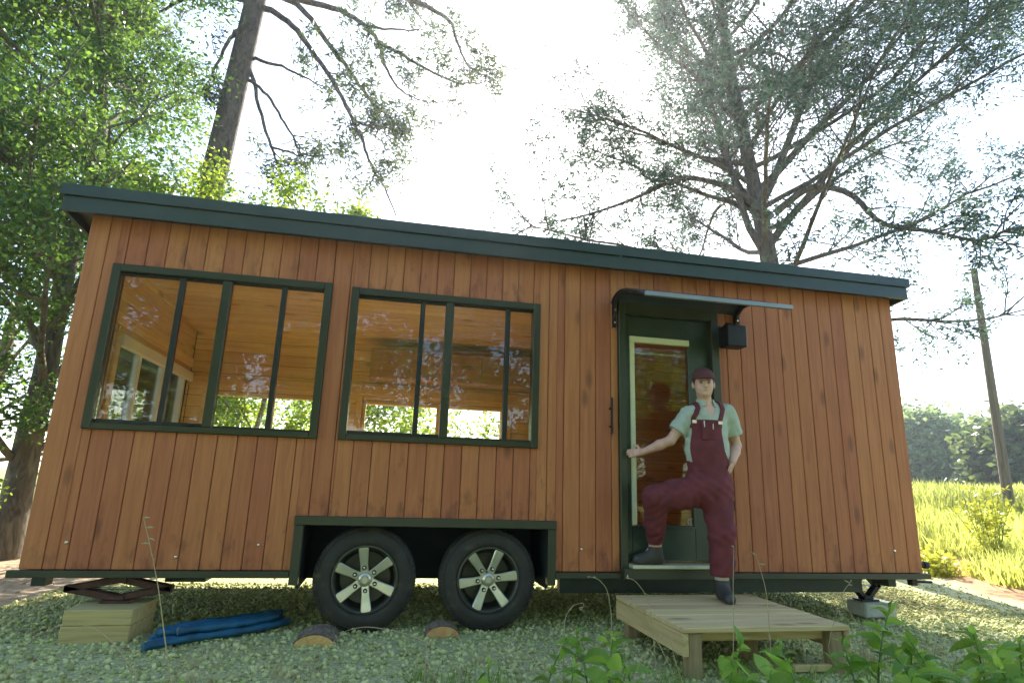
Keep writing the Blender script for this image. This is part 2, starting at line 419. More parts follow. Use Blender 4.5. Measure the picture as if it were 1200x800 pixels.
# crushed stone lying loose on the pad: one mass
rng = np.random.default_rng(3)
ico_v = []; ph = (1 + 5 ** .5) / 2
for a in (-1, 1):
    for bb in (-ph, ph): ico_v += [(0, a, bb), (a, bb, 0), (bb, 0, a)]
ico_v = np.array(ico_v) / math.sqrt(1 + ph * ph)
ico_f = []
for i in range(12):
    for j in range(i + 1, 12):
        for k in range(j + 1, 12):
            if all(np.linalg.norm(ico_v[p] - ico_v[q]) < 1.06 for p, q in ((i, j), (j, k), (i, k))):
                t_ = (i, j, k)
                if np.dot(np.cross(ico_v[j] - ico_v[i], ico_v[k] - ico_v[i]), ico_v[i]) < 0: t_ = (i, k, j)
                ico_f.append(t_)
ico_f = np.array(ico_f)
def stones(n, xr, yr, smin, smax, keep=None):
    x = rng.uniform(*xr, n); y = rng.uniform(*yr, n)
    if keep is not None:
        k = keep(x, y); x, y = x[k], y[k]; n = len(x)
    s = smin + (smax - smin) * rng.random(n) ** 2.2 * np.where(rng.random(n) < .04, 1.5, 1)
    S = np.stack([s * rng.uniform(.75, 1.35, n), s * rng.uniform(.7, 1.1, n), s * rng.uniform(.45, .8, n)], -1) * .5
    V = ico_v[None] * (1 + .42 * rng.uniform(-1, 1, (n, 12, 1))) * S[:, None, :]
    q = rng.normal(size=(n, 4)); q /= np.linalg.norm(q, axis=1)[:, None]
    w_, a_, b_, c_ = q.T
    Rm = np.stack([np.stack([1 - 2 * (b_ * b_ + c_ * c_), 2 * (a_ * b_ - c_ * w_), 2 * (a_ * c_ + b_ * w_)], -1),
                   np.stack([2 * (a_ * b_ + c_ * w_), 1 - 2 * (a_ * a_ + c_ * c_), 2 * (b_ * c_ - a_ * w_)], -1),
                   np.stack([2 * (a_ * c_ - b_ * w_), 2 * (b_ * c_ + a_ * w_), 1 - 2 * (a_ * a_ + b_ * b_)], -1)], 1)
    V = np.einsum('nij,nkj->nki', Rm, V)
    V += np.stack([x, y, gh(x, y) + s * rng.uniform(-.05, .28, n)], -1)[:, None, :]
    return V.reshape(-1, 3), (ico_f[None] + (np.arange(n) * 12)[:, None, None]).reshape(-1, 3), np.repeat(rng.random(n), 20)
def keepg(x, y): return ~((x < -3.0) & (y > -.3)) & (rng.random(len(x)) < np.clip(1.25 - .12 * np.maximum(0, y), .25, 1)) & (.867 * x - .496 * y < 5.4) 
Va, Fa, Ta = stones(54000, (-4.2, 6.4), (-2.9, 2.3), .015, .046, keepg)
Vb, Fb, Tb = stones(7000, (4.5, 10), (-2.0, 7), .014, .042, lambda x, y: (.867 * x - .496 * y < 5.5))
tag(obj('gravel', mesh_np('gravel', np.vstack([Va, Vb]), np.vstack([Fa, Fb + len(Va)]), False, np.concatenate([Ta, Tb])), M['stone']),
    'grey green crushed stone spread under and before the tiny house', 'gravel', kind='stuff')

# ------------------------------------------------------------------ tiny house
XL, XR, ZB, ZT, DEP = -2.41, 4.89, .43, 3.060, 2.60
house = tag(empty('tiny_house', (1.24, 1.3, 0)), 'long orange-brown board tiny house on a two-axle trailer with dark green roof edge', 'tiny house')
WIN = [(-2.185, -.5505, 1.402, 2.668), (-.385, 1.222, 1.404, 2.652)]
DOOR = (1.95, 2.93, .43, 2.80); WELL = (-.635, 1.39, .35, .82)
OPEN = WIN + [DOOR, WELL]
# wall core behind boards
wall = MB()
rs = [(XL + .004, XR - .004, ZB, 3.062)]
for o_ in OPEN: rs = rect_sub(rs, o_)
for (a, b_, c_, d_) in rs: wall.box(a, b_, .022, .12, c_, d_)
front = wall.build('front_wall', M['siding_back'], house)
NB = 51; bw = (XR - XL) / NB
def board_mesh(name, wd, ht, t=.02, c=.005):
    return MB().cbox(-wd / 2, wd / 2, 0, t, 0, ht, c)
bcache = {}
def board(parent, x0, x1, z0, z1, y, matn, face='front'):
    wd, ht = round(x1 - x0, 4), round(z1 - z0, 4); key = (wd, ht, matn)
    if key not in bcache:
        b_ = board_mesh('siding_board', wd, ht)
        me = bpy.data.meshes.new('siding_board'); me.from_pydata(b_.v, [], b_.f); me.update()
        import bmesh
        bm = bmesh.new(); bm.from_mesh(me); bmesh.ops.recalc_face_normals(bm, faces=bm.faces); bm.to_mesh(me); bm.free()
        me.materials.append(M[matn]); bcache[key] = me
    return bcache[key], (x0 + x1) / 2, z0
for i in range(NB):
    a = XL + i * bw; rs = [(a + .0022, a + bw - .0022, ZB + .002, ZT)]
    for o_ in OPEN: rs = rect_sub(rs, o_)
    for r in rs:
        if r[1] - r[0] < .012: continue
        me, cx, z0 = board(front, *r, 0, 'siding')
        obj('siding_board', me, None, front, Matrix.Translation((cx, random.uniform(-.0018, .0018), z0)))
# end walls and back wall
LW = (.55, 2.42, 1.45, 2.22)             # window in the left end wall (y0,y1,z0,z1)
BW = [(-2.05, -.78, .80, 2.06), (-.34, 1.42, .80, 2.05)]   # windows in the back wall, extended down out of view to brighten the room
for name, xa, opens in (('end_wall', XL, [LW]), ('end_wall', XR, [])):
    wl = MB(); s = 1 if xa < 0 else -1
    rs = [(.122, DEP - .022, ZB, 2.98)]
    for o_ in opens: rs = rect_sub(rs, o_)
    for (a, b_, c_, d_) in rs: wl.box(min(xa + s * .022, xa + s * .11), max(xa + s * .022, xa + s * .11), a, b_, c_, d_)
    ew = wl.build(name, M['siding_back'], house)
    nb = 18; bw2 = (DEP - .004) / nb
    for i in range(nb):
        a = .022 + i * (DEP - .022) / nb; rs = [(a + .002, a + (DEP - .022) / nb - .002, ZB + .002, 2.97)]
        for o_ in opens: rs = rect_sub(rs, o_)
        for r in rs:
            if r[1] - r[0] < .012: continue
            me, cx, z0 = board(ew, *r, 0, 'siding')
            rot = Matrix.Rotation(R_(-90 if xa < 0 else 90), 4, 'Z')
            obj('siding_board', me, None, ew, Matrix.Translation((xa, cx, z0)) @ rot)
wl = MB(); rs = [(XL + .112, XR - .112, ZB, 2.875)]
for o_ in BW: rs = rect_sub(rs, o_)
for (a, b_, c_, d_) in rs: wl.box(a, b_, DEP - .12, DEP - .022, c_, d_)
bwall = wl.build('back_wall', M['siding_back'], house)
for i in range(NB):
    a = XL + i * bw; rs = [(a + .0022, a + bw - .0022, ZB + .002, 2.80)]
    for o_ in BW: rs = rect_sub(rs, o_)
    for r in rs:
        if r[1] - r[0] < .012: continue
        me, cx, z0 = board(bwall, *r, 0, 'siding')
        obj('siding_board', me, None, bwall, Matrix.Translation((cx, DEP, z0)) @ Matrix.Rotation(math.pi, 4, 'Z'))
# carriage bolts through the boards
for p in ((78, 635), (303, 638), (681, 643), (1048, 645), (206, 652)):
    q = onY(p, 0); MB().lathe([(0, -.012), (.008, -.011), (.014, -.004), (.015, .002)], 12, 'y', (q[0], 0, q[2])).build('bolt', M['steel'], front, True)

# roof slab with stepped edge
RX0, RX1, RY0, RY1 = -2.555, 4.955, -.15, 2.78
def zroof(y): return 3.222 - (y + .15) * .085
rf = MB()
V = [(x, y, zroof(y) + dz) for x in (RX0 - .02, RX1 + .02) for y in (RY0 - .022, RY1 + .02) for dz in (-.088, 0)]
rf.add(V, [(0, 1, 3, 2), (4, 6, 7, 5), (0, 4, 5, 1), (2, 3, 7, 6), (0, 2, 6, 4), (1, 5, 7, 3)])
roof = rf.build('roof', M['roof'], house)
fb = .115
for nm, bx in (('fascia', (RX0, RX1, RY0, RY0 + .025)), ('fascia', (RX0, RX0 + .025, RY0 + .026, RY1 - .026)), ('fascia', (RX1 - .025, RX1, RY0 + .026, RY1 - .026)), ('fascia', (RX0, RX1, RY1 - .025, RY1))):
    mb = MB(); x0, x1, y0, y1 = bx
    V = [(x, y, zroof(y) - (.091 if dz else .091 + fb)) for x in (x0, x1) for y in (y0, y1) for dz in (0, 1)]
    mb.add(V, [(0, 1, 3, 2), (4, 6, 7, 5), (0, 4, 5, 1), (2, 3, 7, 6), (0, 2, 6, 4), (1, 5, 7, 3)]).build(nm, M['roof'], roof)
mb = MB()
def slab(mb, x0, x1, y0, y1, t0, t1):
    V = [(x, y, zroof(y) - t) for x in (x0, x1) for y in (y0, y1) for t in (t1, t0)]
    mb.add(V, [(0, 1, 3, 2), (4, 6, 7, 5), (0, 4, 5, 1), (2, 3, 7, 6), (0, 2, 6, 4), (1, 5, 7, 3)])
slab(mb, RX0 + .026, RX1 - .026, RY0 + .026, -.004, .135, .142)
slab(mb, RX0 + .026, XL - .004, -.003, RY1 - .026, .135, .142); slab(mb, XR + .004, RX1 - .026, -.003, RY1 - .026, .135, .142)
mb.build('soffit', M['green'], roof)

# bottom trim, wheel-well surround, chassis
MB().cbox(XL - .05, WELL[0] - .002, -.035, .03, .382, .4285, .004).build('skirt_trim', M['green'], house)
MB().cbox(WELL[1] + .002, DOOR[0] - .002, -.035, .03, .382, .4285, .004).build('skirt_trim', M['green'], house)
MB().cbox(DOOR[1] + .002, XR + .05, -.035, .03, .382, .4285, .004).build('skirt_trim', M['green'], house)
ww = tag(MB().box(WELL[0] + .0655, WELL[1] - .0655, .55, .57, .30, .7565).box(WELL[0] + .05, WELL[1] - .05, .03, .57, .757, .80)
         .box(WELL[0] + .045, WELL[0] + .065, .0285, .572, .30, .7565).box(WELL[1] - .065, WELL[1] - .045, .0285, .572, .30, .7565).build('wheel_well', M['dark'], house), 'dark recessed wheel well')
MB().cbox(WELL[0], WELL[0] + .066, -.042, .028, .335, .757, .004).build('casing', M['green'], ww)
MB().cbox(WELL[1] - .066, WELL[1], -.042, .028, .335, .757, .004).build('casing', M['green'], ww)
MB().cbox(WELL[0] - .004, WELL[1] + .004, -.044, .028, .758, .824, .004).build('casing', M['green'], ww)
MB().box(XL + .03, XR - .03, .60, DEP - .03, .40, .428).box(XL + .03, WELL[0], .05, .599, .40, .428).box(WELL[1], XR - .03, .05, .599, .40, .428).box(XL + .03, XR - .03, 2.2, 2.26, .36, .3995).build('underfloor', M['chassis'], house)
for bx in ((1.50, 4.42, .22, .30, .235, .399), (1.50, 4.42, 2.05, 2.12, .26, .399), (-1.55, -1.27, .25, .55, .315, .399), (-2.36, -2.27, .10, .20, .31, .399), (4.60, 4.68, .10, .30, .30, .399), *[(x, x + .08, .301, 2.0, .27, .399) for x in (1.6, 2.6, 3.6)]):
    MB().box(*bx).build('chassis_beam', M['chassis'], house)
for x in (-.092, .859): MB().tube([(x, .24, .366), (x, 2.4, .366)], .035, 10).build('axle', M['chassis'], house)

MB().tube([(4.83, .05, .352), (5.0, .03, .350)], .012, 8).cbox(4.78, 4.84, .02, .08, .32, .38).build('marker_bracket', M['black'], house)
MB().tube([(4.90, .12, .50), (4.98, .12, .495), (5.02, .12, .49)], [.014, .026, .026], 10).tube([(5.02, .12, .49), (5.06, .12, .485)], [.034, .034], 12).build('side_light', M['black'], house)

# wheels -------------------------------------------------------
def make_wheel(cx, rot, flip):
    hub = MB(); cz, r = .366, .384
    prof = [(.228, .20), (.245, .225), (.30, .232), (.345, .215), (.372, .185), (r, .150), (r, .07), (.372, .028), (.345, .012), (.305, -.004), (.270, -.002), (.245, .012), (.228, .035)]
    ty = MB().lathe(prof, 72, 'y', (cx, .02, cz), True)
    for k in range(110):                                   # shoulder tread blocks
        a = 2 * math.pi * k / 110; da = .018
        for (ra, rb, ya, yb) in ((.352, .381, .008, .022), (.378, .3885, .022, .075), (.380, .3885, .085, .135)):
            off = .018 if ya > .08 else 0
            V = []
            for t in (a - da + off, a + da + off):
                for (rr, yy) in ((ra - .006, ya + .006), (ra, ya), (rb, yb), (rb - .012, yb + .01)):
                    V.append((cx + rr * math.cos(t), .02 + yy, cz + rr * math.sin(t)))
            ty.add(V, [(0, 1, 2, 3), (4, 7, 6, 5), (0, 4, 5, 1), (1, 5, 6, 2), (2, 6, 7, 3), (3, 7, 4, 0)])
    # lettering-height sidewall rings
    wheel = bpy.data.objects.new('wheel', None); wheel.empty_display_size = .1; attach(wheel, house, Matrix.Translation((cx, .1, 0)))
    ty.build('tyre', M['rubber'], wheel, True)
    MB().lathe([(.229, .20), (.229, .03), (.239, .016), (.247, .006), (.247, .0), (.236, -.002), (.224, .010), (.216, .03), (.216, .10), (.19, .14), (.05, .15), (0.0, .15)], 56, 'y', (cx, .02, cz)).build('rim', M['rimdark'], wheel, True)
    for k in range(6):                                    # six flat machined spokes
        a = rot + k * math.pi / 3; ca, sa = math.cos(a), math.sin(a); tx, tz = -sa, ca
        pts = [(.045, .030, .030), (.11, .030, .022), (.16, .034, .012), (.215, .038, .004), (.237, .038, .002)]
        V = []
        for (rr, hw, yy) in pts:
            for (s1, dy) in ((-1, .006), (-.82, 0), (.82, 0), (1, .006), (.9, .045), (-.9, .045)):
                V.append((cx + ca * rr + tx * hw * s1, .02 + yy + dy, cz + sa * rr + tz * hw * s1))
        Fc = [tuple(range(6))[::-1], tuple(24 + i for i in range(6))]
        for s in range(4):
            for i in range(6): j = (i + 1) % 6; Fc.append((s * 6 + i, s * 6 + j, s * 6 + 6 + j, s * 6 + 6 + i))
        MB().add(V, Fc).build('spoke', M['rim'], wheel)
        a2 = a + (.26 if flip else .0) + math.pi / 6 * 0
        lx, lz = cx + .083 * math.cos(a), cz + .083 * math.sin(a)
        MB().lathe([(0, .020), (.017, .021), (.018, .040)], 14, 'y', (lx, .02, lz)).build('lug_seat', M['black'], wheel)
        MB().lathe([(0, .0), (.008, .002), (.011, .008), (.011, .024)], 6, 'y', (lx, .02, lz)).build('lug_nut', M['steel'], wheel)
    MB().lathe([(0, -.004), (.03, -.004), (.034, .0), (.038, .004), (.044, .006), (.052, .016), (.054, .04)], 28, 'y', (cx, .02, cz)).build('centre_cap', M['rim'], wheel, True)
    MB().lathe([(.024, -.0065), (.026, -.0065), (.026, -.003), (.024, -.003)], 24, 'y', (cx, .02, cz), True).build('cap_ring', M['rimdark'], wheel)
    MB().tube([(cx + .13 * math.cos(rot + .5), .028, cz + .13 * math.sin(rot + .5) - .07), (cx + .13 * math.cos(rot + .5), .06, cz + .13 * math.sin(rot + .5) - .07)], .006, 8).build('valve_stem', M['black'], wheel)
make_wheel(-.092, R_(97), False); make_wheel(.859, R_(68), True)

# front windows --------------------------------------------------
def slider(x0, x1, z0, z1, post, thin):
    wn = bpy.data.objects.new('window', None); wn.empty_display_size = .1; attach(wn, house, Matrix.Translation(((x0 + x1) / 2, 0, z0)))
    fw = .056; y0, y1 = -.030, .075
    fr = MB().cbox(x0 - .004, x0 + fw, y0, y1, z0 - .004, z1 + .004, .004).cbox(x1 - fw, x1 + .004, y0, y1, z0 - .004, z1 + .004, .004)
    fr.cbox(x0 + fw + .0005, x1 - fw - .0005, y0 + .001, y1, z1 - fw, z1 + .003, .004).cbox(x0 + fw + .0005, x1 - fw - .0005, y0 + .001, y1, z0 - .003, z0 + fw * .8, .004)
    fr.build('frame', M['frame'], wn)
    iz0, iz1 = z0 + fw * .8 + .001, z1 - fw - .001
    MB().cbox(post - .034, post + .034, -.018, .05, iz0, iz1, .004).build('meeting_post', M['frame'], wn)
    for t in thin: MB().cbox(t - .020, t + .020, .0, .045, iz0, iz1, .003).build('sash_stile', M['sash'], wn)
    for bx in ((x0 + fw + .001, post - .035, .012, iz0, iz0 + .028), (x0 + fw + .001, post - .035, .012, iz1 - .024, iz1), (post + .035, x1 - fw - .001, .02, iz1 - .018, iz1), (post + .035, x1 - fw - .001, .02, iz0, iz0 + .016)):
        MB().cbox(bx[0], bx[1], bx[2], .024, bx[3], bx[4], .003).build('sash_rail', M['sash'], wn)
    xs = [x0 + fw, thin[0], post, thin[1], x1 - fw]
    for i in range(4): MB().box(xs[i] + .001, xs[i + 1] - .001, .0265 + .004 * (i % 2), .0305 + .004 * (i % 2), iz0, iz1).build('pane', M['glass'], wn)
    MB().cbox(x0 + fw, x1 - fw, .0755, .118, z0 - .02, z0 + .012, .003).build('inner_sill', M['pine'], wn)
    MB().tube([(post - .17, .0, iz0 + .012), (post - .09, -.006, iz0 + .012)], .007, 6).build('latch', M['black'], wn)
    return wn
tag(slider(*WIN[0], -1.352, (-1.686, -.92)), 'sliding window near the left end of the wall')
tag(slider(*WIN[1], .434, (.205, .944)), 'sliding window above the wheels')

# inner lining ----------------------------------------------------
LI = -2.28
def plank_set(name, rects_fn, parent, place, matn, mats_axis): pass
li = MB(); li.box(XL + .113, XR - .113, .60, DEP - .125, .43, .55).box(XL + .113, WELL[0], .125, .5995, .43, .55).box(WELL[1], XR - .113, .125, .5995, .43, .55).build('interior_floor', M['floor'], house)
def zc(y): return 2.93 - (y - .12) * .085
ceil = MB(); 
V = [(x, y, zc(y) + dz) for x in (XL + .12, XR - .12) for y in (.133, DEP - .138) for dz in (.0205, .10)]
ceil.add(V, [(0, 1, 3, 2), (4, 6, 7, 5), (0, 4, 5, 1), (2, 3, 7, 6), (0, 2, 6, 4), (1, 5, 7, 3)])
ceiling = ceil.build('inner_ceiling', M['siding_back'], house)
pw = .131
pw = (DEP - .25) / 18; y = .126
tilt = Matrix.Rotation(-math.atan(.085), 4, 'X')
pm = MB().cbox(0, XR - XL - .258, .002, pw - .002, 0, .018, .006).build('plank', M['pine'], ceiling, mw=Matrix.Translation((XL + .129, y, zc(y))) @ tilt)
for _ in range(17):
    y += pw
    obj('plank', pm.data, None, ceiling, Matrix.Translation((XL + .129, y, zc(y))) @ tilt)
pw = .131
def lining(name, rect, opens, to_world, matn):
    a, b_, c_, d_ = rect
    root = bpy.data.objects.new(name, None); root.empty_display_size = .1; attach(root, house, Matrix.Translation(Vector(to_world(a, c_, 0))))
    z = c_
    while z < d_ - .02:
        z2 = min(z + pw, d_); rs = [(a, b_, z + .002, z2 - .002)]
        for o_ in opens: rs = rect_sub(rs, o_)
        for r in rs:
            p, q = to_world(r[0], r[2], 0), to_world(r[1], r[3], .016)
            lo = [min(i, j) for i, j in zip(p, q)]; hi = [max(i, j) for i, j in zip(p, q)]
            cx, cy, cz_ = lo
            MB().cbox(0, hi[0] - lo[0], 0, hi[1] - lo[1], 0, hi[2] - lo[2], .005).build('plank', M[matn], root, mw=Matrix.Translation(lo))
        z = z2
    return root
lb = lining('back_lining', (XL + .13, XR - .13, .552, 2.80), BW, lambda a, b_, t: (a, DEP - .121 - t, b_), 'pine')
ll = lining('left_lining', (.134, DEP - .139, .552, 2.93), [LW], lambda a, b_, t: (XL + .111 + t, a, b_), 'piney')
lr = lining('right_lining', (.134, DEP - .139, .552, 2.93), [], lambda a, b_, t: (XR - .111 - t, a, b_), 'piney')
# inner face of the front wall
fi = MB(); rs = [(XL + .13, XR - .13, .552, 2.90)]
for o_ in WIN + [DOOR, WELL]: rs = rect_sub(rs, o_)
for (a, b_, c_, d_) in rs: fi.box(a, b_, .1205, .132, c_, d_)
fi.build('front_lining', M['pine'], house)
# header trims and window casings inside
MB().cbox(XL + .13, XR - .13, DEP - .165, DEP - .138, 2.10, 2.22, .006).build('header_board', M['pine'], lb)
MB().cbox(XL + .128, XL + .152, .14, DEP - .17, 2.30, 2.40, .006).build('header_board', M['piney'], ll)
cb_ = MB().cbox(-.27, 2.35, DEP - .46, DEP - .166, 2.27, 2.62, .006).build('wall_cabinet', M['cab'], house)
for k in range(4): MB().cbox(-.262 + k * .652, -.262 + k * .652 + .644, DEP - .478, DEP - .461, 2.278, 2.612, .004).build('cabinet_door', M['cab'], cb_)
# back windows: frame, mullion, panes, blind
for bx in BW:
    x0, x1, z0, z1 = bx
    wn = bpy.data.objects.new('window', None); wn.empty_display_size = .1; attach(wn, house, Matrix.Translation(((x0 + x1) / 2, DEP, z0)))
    y0, y1 = DEP - .10, DEP + .02; mid = x0 + (x1 - x0) * .53
    fr = MB().cbox(x0, x0 + .045, y0, y1, z0, z1).cbox(x1 - .045, x1, y0, y1, z0, z1).cbox(x0 + .046, x1 - .046, y0, y1, z0, z0 + .045).cbox(x0 + .046, x1 - .046, y0, y1, z1 - .045, z1).cbox(mid - .03, mid + .03, y0 + .02, y1 - .02, z0 + .046, z1 - .046)
    fr.build('frame', M['pine'], wn)
    MB().box(x0 + .045, mid - .03, DEP - .04, DEP - .036, z0 + .045, z1 - .045).build('pane', M['glass'], wn)
    MB().box(mid + .03, x1 - .045, DEP - .04, DEP - .036, z0 + .045, z1 - .045).build('pane', M['glass'], wn)
    MB().cbox(x0 - .05, x1 + .05, DEP - .165, DEP - .138, z0 - .07, z0 - .001, .004).build('sill', M['pine'], wn)
    for s in (0, 1):
        xa = x0 - .07 if s == 0 else x1 + .001
        MB().cbox(xa, xa + .069, DEP - .158, DEP - .138, z0, 2.099, .004).build('casing', M['pine'], wn)
# left end window
y0, y1, z0, z1 = LW
wn = bpy.data.objects.new('window', None); wn.empty_display_size = .1; attach(wn, house, Matrix.Translation((XL, (y0 + y1) / 2, z0)))
xa, xb = XL - .02, XL + .10
fr = MB().cbox(xa, xb, y0, y0 + .045, z0, z1).cbox(xa, xb, y1 - .045, y1, z0, z1).cbox(xa, xb, y0 + .046, y1 - .046, z0, z0 + .045).cbox(xa, xb, y0 + .046, y1 - .046, z1 - .045, z1)
for t in (.33, .66): yy = y0 + (y1 - y0) * t; fr.cbox(xa + .02, xb - .02, yy - .03, yy + .03, z0 + .046, z1 - .046)
fr.build('frame', M['white'], wn)
MB().box(XL + .04, XL + .044, y0 + .045, y1 - .045, z0 + .045, z1 - .045).build('pane', M['glass'], wn)
MB().cbox(XL + .135, XL + .175, y0 - .03, y1 + .01, 2.13, 2.24, .012).build('roller_blind', M['white'], wn)
MB().cbox(XL + .128, XL + .148, y0 - .08, y0 - .001, z0 - .08, 2.29, .004).build('casing', M['piney'], wn)
MB().cbox(XL + .128, XL + .160, y0, y1, z0 - .08, z0 - .001, .004).build('casing', M['piney'], wn)

# door --------------------------------------------------------------
dr = bpy.data.objects.new('door', None); dr.empty_display_size = .1; attach(dr, house, Matrix.Translation((2.44, 0, .43)))
x0, x1, z0, z1 = DOOR
MB().cbox(x0, x0 + .062, -.038, .118, .385, z1, .004).cbox(x1 - .075, x1, -.038, .118, .385, z1, .004).cbox(x0 + .063, x1 - .076, -.036, .118, z1 - .16, z1 - .001, .004).build('frame', M['green'], dr)
gx0, gx1, gz0, gz1 = 2.075, 2.655, .79, 2.44
lf = MB().cbox(x0 + .0635, gx0, .03, .075, .52, 2.637, .004).cbox(gx1, x1 - .0765, .03, .075, .52, 2.637, .004).cbox(gx0 + .0005, gx1 - .0005, .03, .075, gz1, 2.637, .004).cbox(gx0 + .0005, gx1 - .0005, .031, .075, .52, gz0, .004)
lf.build('leaf', M['door'], dr)
MB().cbox(gx0 - .004, gx0 + .042, .016, .05, gz0 + .01, gz1 - .048, .004).cbox(gx0 - .004, gx1 + .004, .016, .05, gz1 - .047, gz1 + .008, .004).build('glazing_bead', M['trim'], dr)
MB().cbox(gx0 + .043, gx1, .024, .05, gz0 - .012, gz0 + .012, .004).cbox(gx1 - .014, gx1 + .004, .022, .05, gz0, gz1 - .048, .003).build('glazing_stop', M['door'], dr)
MB().box(gx0 + .001, gx1 - .001, .052, .058, gz0, gz1).build('pane', M['glassd'], dr)
MB().cbox(gx0 + .01, gx1 - .01, .062, .074, gz1 - .145, gz1 - .125, .003).build('blind_rail', M['white'], dr)
MB().cbox(x0 + .063, x1 - .076, -.125, .117, .470, .500, .005).build('threshold', M['thresh'], dr)
MB().cbox(x0 + .001, x1 - .001, -.10, .117, .385, .4695, .004).build('sill_beam', M['green'], dr)
MB().lathe([(.026, -.002), (.030, -.002), (.030, .004), (.026, .004)], 20, 'y', (2.625, .048, .835), True).box(2.622, 2.628, .046, .05, .806, .86).build('sticker', M['white'], dr)
hb = MB(); hb.tube([(1.872, -.055, 1.55), (1.872, -.055, 1.86)], .009, 8).tube([(1.872, 0, 1.77), (1.872, -.055, 1.77)], .008, 8).tube([(1.872, 0, 1.615), (1.872, -.055, 1.615)], .008, 8)
hb.build('grab_handle', M['black'], house, True)

# awning above the door ---------------------------------------------
aw = bpy.data.objects.new('door_canopy', None); aw.empty_display_size = .1; attach(aw, house, Matrix.Translation((2.5, 0, 2.7)))
prof = [(-.004, 2.735), (-.06, 2.772), (-.14, 2.793), (-.24, 2.790), (-.38, 2.757), (-.55, 2.690), (-.76, 2.585)]
AX0, AX1 = 1.885, 3.16
mb = MB(); V = []
for x in (AX0, AX1):
    for (yy, zz) in prof: V.append((x, yy, zz))
    for (yy, zz) in prof[::-1]: V.append((x, yy, zz - .008))
n2 = len(prof) * 2
mb.add(V, [tuple(range(n2))[::-1], tuple(range(n2, 2 * n2))] + [(i, (i + 1) % n2, n2 + (i + 1) % n2, n2 + i) for i in range(n2)])
mb.build('canopy_sheet', M['canopy'], aw)
MB().cbox(AX0 - .01, AX1 + .01, -.785, -.757, 2.565, 2.603, .004).build('front_rail', M['alu'], aw)
for x in (AX0 + .012, AX1 - .05):
    low = [(-.004, 2.50), (-.035, 2.50), (-.038, 2.62), (-.07, 2.715), (-.14, 2.752), (-.24, 2.752), (-.42, 2.712), (-.60, 2.635), (-.74, 2.570)]
    poly = low[::-1] + [(a, b_ - .010) for a, b_ in prof if a > -.75]
    br = MB().prism(poly, 'x', x, x + .028).build('bracket', M['black'], aw)
    for zz in (2.545, 2.66): MB().lathe([(0, -.008), (.008, -.006), (.010, .0)], 10, 'y', (x + .014, -.036 if zz < 2.6 else -.052, zz)).build('screw', M['steel'], br)
wl = bpy.data.objects.new('wall_lamp', None); wl.empty_display_size = .1; attach(wl, house, Matrix.Translation((3.03, 0, 2.45)))
MB().cbox(2.90, 3.00, -.03, -.001, 2.40, 2.60, .005).tube([(2.95, -.03, 2.56), (2.97, -.12, 2.60), (3.02, -.16, 2.58)], .012, 8).build('back_plate', M['black'], wl)
MB().cbox(2.90, 3.085, -.24, -.10, 2.365, 2.56, .006).build('lamp_body', M['black'], wl)
MB().cbox(3.0855, 3.093, -.235, -.105, 2.375, 2.555, .002).build('lamp_edge', M['alu'], wl)  # pale strip standing in for the metal side that catches the light

# ------------------------------------------------------------------ things under and before the house
t = tag(empty('timber', (-1.8, .02, 0)), 'lower treated timber of the pair under the left jack', 'timber', 'timbers under the left jack')
MB().cbox(-2.02, -1.60, -.15, .30, -.02, .098, .006).build('beam', M['timber'], t)
t = tag(empty('timber', (-1.8, .02, .098)), 'upper treated timber of the pair, carrying the left scissor jack', 'timber', 'timbers under the left jack')
MB().cbox(-2.015, -1.595, -.152, .30, .099, .198, .006).build('beam', M['timber'], t)
def scissor(cx, cy, zb, zt, half, label, matn, wd=.06):
    j = tag(empty('scissor_jack', (cx, cy, zb)), label, 'jack', 'scissor jacks under the trailer')
    zm = (zb + zt) / 2
    def arm(a, b_, y):
        d = np.array(b_) - np.array(a); L = np.linalg.norm(d); ang = math.atan2(d[1], d[0])
        Mx = Matrix.Translation((a[0], y, a[1])) @ Matrix.Rotation(-ang, 4, 'Y')
        MB().cbox(-.02, L + .02, -.035, .035, -.024, .024, .006, Mx).build('arm', M[matn], j)
    arm((cx - half, zm), (cx - .03, zt - .035), cy); arm((cx + .03, zt - .035), (cx + half, zm), cy)
    arm((cx - half, zm), (cx - .03, zb + .035), cy); arm((cx + .03, zb + .035), (cx + half, zm), cy)
    MB().cbox(cx - .10, cx + .10, cy - .06, cy + .06, zb + .001, zb + .018, .003).cbox(cx - .05, cx + .05, cy - .045, cy + .045, zb + .018, zb + .05, .003).build('foot_plate', M[matn], j)
    MB().cbox(cx - .05, cx + .05, cy - .05, cy + .05, zt - .05, zt - .002, .003).build('head_plate', M[matn], j)
    MB().tube([(cx - half - .06, cy, zm), (cx + half + .03, cy, zm)], .008, 8).build('screw', M['steel'], j)
M['jackrust'] = plain('jack_paint', (.075, .030, .022), .55, .2, .4, 14)
scissor(-1.80, .13, .199, .383, .33, 'flat dark brown scissor jack standing on stacked timbers at the left end', 'jackrust')
t = tag(empty('concrete_block', (4.72, .42, 0)), 'pale concrete block under the right end of the trailer', 'block')
MB().cbox(4.50, 4.85, .30, .55, -.01, .125, .014).build('block', M['concrete'], t)
scissor(4.62, .42, .127, .398, .13, 'black scissor jack on a pale block at the right end', 'black')

